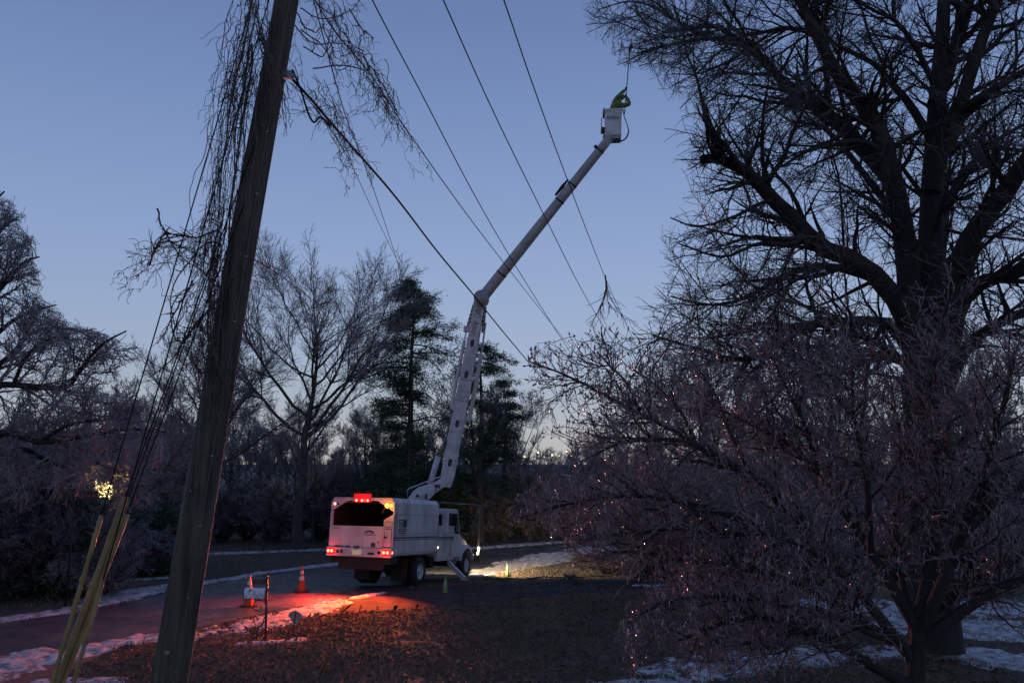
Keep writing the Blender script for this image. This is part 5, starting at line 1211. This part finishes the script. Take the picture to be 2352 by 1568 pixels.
# little yard sign, seen from behind
yb_ = gnd(671, 1462); Yy = yb_[1]
root = thing('yard_sign', 'small shield-shaped yard sign on a stake, seen from behind', 'sign', yb_)
sh = [(664, 1406), (671, 1404), (678, 1401), (685, 1404), (692, 1408), (694, 1414), (693, 1420), (687, 1421), (685, 1427), (678, 1433), (671, 1428), (668, 1420), (662, 1415)]
a = Acc(); a.prism([(at(u, v, Yy)[0], at(u, v, Yy)[2]) for u, v in sh], (0, Yy + .004, 0), (1, 0, 0), (0, 0, 1), (0, 1, 0), .006); part('board', a, M['sign_back'], root, False, True)
part('stake', Acc().tube([at(671, 1463, Yy - .012), at(680, 1401, Yy - .012)], .011, 6), M['black_part'], root, True, True)
# street name sign across the road
sb = gnd(150, 1395); Ys = sb[1]
root = thing('street_sign', 'dark street name sign on a tall thin post before the roadside shrubs', 'street sign', sb)
zt_ = at(163, 1118, Ys)[2]
part('post', Acc().tube([sb, (sb[0] + .02, Ys, zt_)], .03, 8), M['black_part'], root, True, True)
xs = sb[0] + .02; z1, z0 = at(163, 1127, Ys)[2], at(163, 1147, Ys)[2]
a = Acc(); a.bb(xs - .60, xs - .035, Ys - .006, Ys + .006, z0, z1); part('name_plate', a, M['sign_green'], root, False, True)
a = Acc(); a.bb(xs + .035, xs + .70, Ys - .006, Ys + .006, z0 + .0, z1 + .0); pl_ = part('name_plate', a, M['sign_red'], root, False, True)
part('street_name', text_acc('MONZA AVE', .155, (xs + .37, Ys - .007, (z0 + z1) / 2 - .055), (.74, 0, 0), (0, 0, 1)), M['sign_text'], pl_, False, True, root=root)
# dropped twig of a sapling by the driveway
# ================================================================== HOUSES AND FAR LIGHTS
def house(x, Y, w, d, h, rot, lab, wins, litm, rise=1.8):
    t = thing('house', lab, 'house', (x, Y, zt(Y)), rot)
    a = Acc(); a.bb(-w / 2, w / 2, 0, d, 0, h); a.prism([(0, h), (d, h), (d / 2, h + rise)], (-w / 2, 0, 0), (0, 1, 0), (0, 0, 1), (1, 0, 0), w); part('wall', a, M['siding'], t)
    for sgn in (0, 1):
        y0 = 0 if sgn == 0 else d; q0 = np.array([0, y0 + (-.5 if sgn == 0 else .5), h - .18]); q1 = np.array([0, d / 2, h + rise + .02]); e = nrm(q1 - q0); n_ = np.array([0, -e[2], e[1]]) if sgn == 0 else np.array([0, e[2], -e[1]])
        a = Acc(); Lr = np.linalg.norm(q1 - q0); a.prism([(-w / 2 - .4, 0), (w / 2 + .4, 0), (w / 2 + .4, Lr), (-w / 2 - .4, Lr)], q0 + np.abs(n_) * [0, 0, 1] * .02, (1, 0, 0), e, n_ if n_[2] > 0 else -n_, .12); part('roof', a, M['roof'], t)
    for (x0, x1, z0, z1, lit) in wins:
        a = Acc(); a.bb(x0 - .08, x1 + .08, -.05, -.002, z0 - .08, z1 + .08); fr_ = part('window', a, M['cone_white'], t)
        a = Acc(); a.bb(x0, x1, -.06, -.052, z0, z1); part('pane', a, litm if lit else M['glass_dark'], fr_)
        a = Acc(); a.bb((x0 + x1) / 2 - .02, (x0 + x1) / 2 + .02, -.068, -.0605, z0, z1); a.bb(x0, x1, -.068, -.0605, (z0 + z1) / 2 - .02, (z0 + z1) / 2 + .02); part('glazing_bar', a, M['cone_white'], fr_)
    return t
Yh = 52.0; hx = at(238, 1060, Yh)[0]
house(hx, Yh, 9, 7, 5.0, .12, 'house with one warm lit window glimpsed through the left trees', [(-.45, .55, 2.75, 3.75, 1), (-3.6, -2.6, 2.8, 4.0, 0)], M['window_lit'])
pl_ = bpy.data.lights.new('porch_light', 'POINT'); pl_.energy = 420; pl_.color = (1, .66, .28); pl_.shadow_soft_size = .12; obj('porch_light', pl_, None, Vector((hx + .9, Yh - 1.0, 2.7)))
pt_ = thing('porch_lamp', 'glowing porch lamp on the house wall behind the left trees', 'lamp', (hx + .9, Yh - .35, 2.55)); part('globe', Acc().blob((0, -.3, .15), .13), M['window_lit'], pt_, True); part('bracket', Acc().tube([(0, .36, .32), (0, -.3, .34)], .025, 6), M['black_part'], pt_)
house(at(1085, 1060, 62)[0], 62, 7, 6, 2.7, -.05, 'low house with lit windows between the evergreens and the brush', [(1.3, 2.1, .35, 1.15, 1), (-.6, .4, .5, 1.5, 0), (-2.9, -2.0, .5, 1.5, 0)], M['window_pale'], 1.2)
rr = random.Random(8); lp = None
for (u, v, Yl) in ((1172, 1045, 150), (1205, 1049, 160), (1213, 1040, 190), (1236, 1039, 180), (1250, 1049, 150), (1258, 1040, 210), (1268, 1044, 170), (1284, 1046, 200), (1301, 1036, 230), (1180, 1055, 150), (1228, 1054, 160), (1312, 1047, 190), (1398, 1048, 160), (1420, 1052, 170), (642, 1063, 110), (660, 1010, 95)):
    p = at(u, v, Yl); g_ = float(zt(Yl)); t = thing('street_lamp', 'tiny lit street lamp far beyond the trees on the horizon', 'street lamp', (p[0], Yl, g_), 0, 'far street lamps on the horizon')
    hh = p[2] - g_; part('post', Acc().tube([(0, .3, 0), (0, .3, hh), (0, 0, hh + .1)], .035, 6), M['black_part'], t)
    part('lamp_head', Acc().blob((0, 0, hh), (.05 + .14 * rr.random() ** 2) * Yl / 160, 8, 6), M['lamp_warm'], t, True)
# ground flood light warming the forked tree left of the truck
gl = gnd(604, 1268); t = thing('garden_light', 'small garden floodlight warming the fork of a tree left of the truck', 'lamp', gl)
part('housing', Acc().tube([(0, 0, 0), (0, 0, .16)], .03, 8).tube([(0, -.02, .16), (.0, .08, .28)], .06, 10), M['black_part'], t)
def spot(name, p, tgt, power, col, size, blend=.6, rad=.06, parent=None):
    l = bpy.data.lights.new(name, 'SPOT'); l.energy = power; l.color = col; l.spot_size = R_(size); l.spot_blend = blend; l.shadow_soft_size = rad
    o = obj(name, l, None, Vector(p)); dv = Vector(tgt) - Vector(p); o.rotation_euler = dv.to_track_quat('-Z', 'Y').to_euler(); return o
spot('garden_light_beam', gl + [0, .1, .3], gl + [0.3, 3.0, 3.2], 60, (1, .72, .42), 50)
# ------------------------------------------------------------------ the truck's lit lamps
RED = (1, .035, .03); AMB = (1, .27, .012); WARM = (1, .72, .38)
spot('tail_and_fill_beam', loc((-1.06, -.22, 1.2)), loc((-.8, -2.9, 0)), 900, RED, 108, .7)
spot('tail_and_fill_beam', loc((1.02, -.22, 1.2)), loc((1.2, -2.9, 0)), 950, RED, 108, .7)
spot('tail_and_fill_beam', loc((1.09, -.2, 1.22)), loc((7.5, -10, 3.4)), 5200, (1, .34, .34), 50, .6)  # extra pinkish beam, added to brighten the magnolia tips
spot('clearance_beam', loc((.02, -.2, 2.87)), loc((-.2, -4.0, 0)), 900, RED, 84, .8)
spot('upper_tail_beam', loc((-1.06, -.12, 2.75)), loc((-1.6, -4.5, 0)), 220, RED, 96, .7)
spot('amber_beam', loc((.95, -.18, 2.72)), loc((1.0, -3.6, 0)), 1700, AMB, 90, .8)
for x in (-.86, .86): spot('headlamp_beam', loc((x, 7.78, 1.12)), loc((x * 1.8, 12.5, -.8)), 1100, WARM, 80, .6)
spot('side_work_beam', loc((1.24, 8.0, 1.15)), (3.4, 37.5, -.9), 2300, WARM, 104, .7)
def glow(name, p, power, col):
    l = bpy.data.lights.new(name, 'POINT'); l.energy = power; l.color = col; l.shadow_soft_size = .05; return obj(name, l, None, Vector(loc(p)))
glow('amber_glow', (.98, -.45, 2.66), 13, AMB)
for x in (-1.06, 1.04): glow('tail_glow', (x, -.24, 1.2), 5, RED)
glow('clearance_glow', (.02, -.22, 2.88), 7, RED)
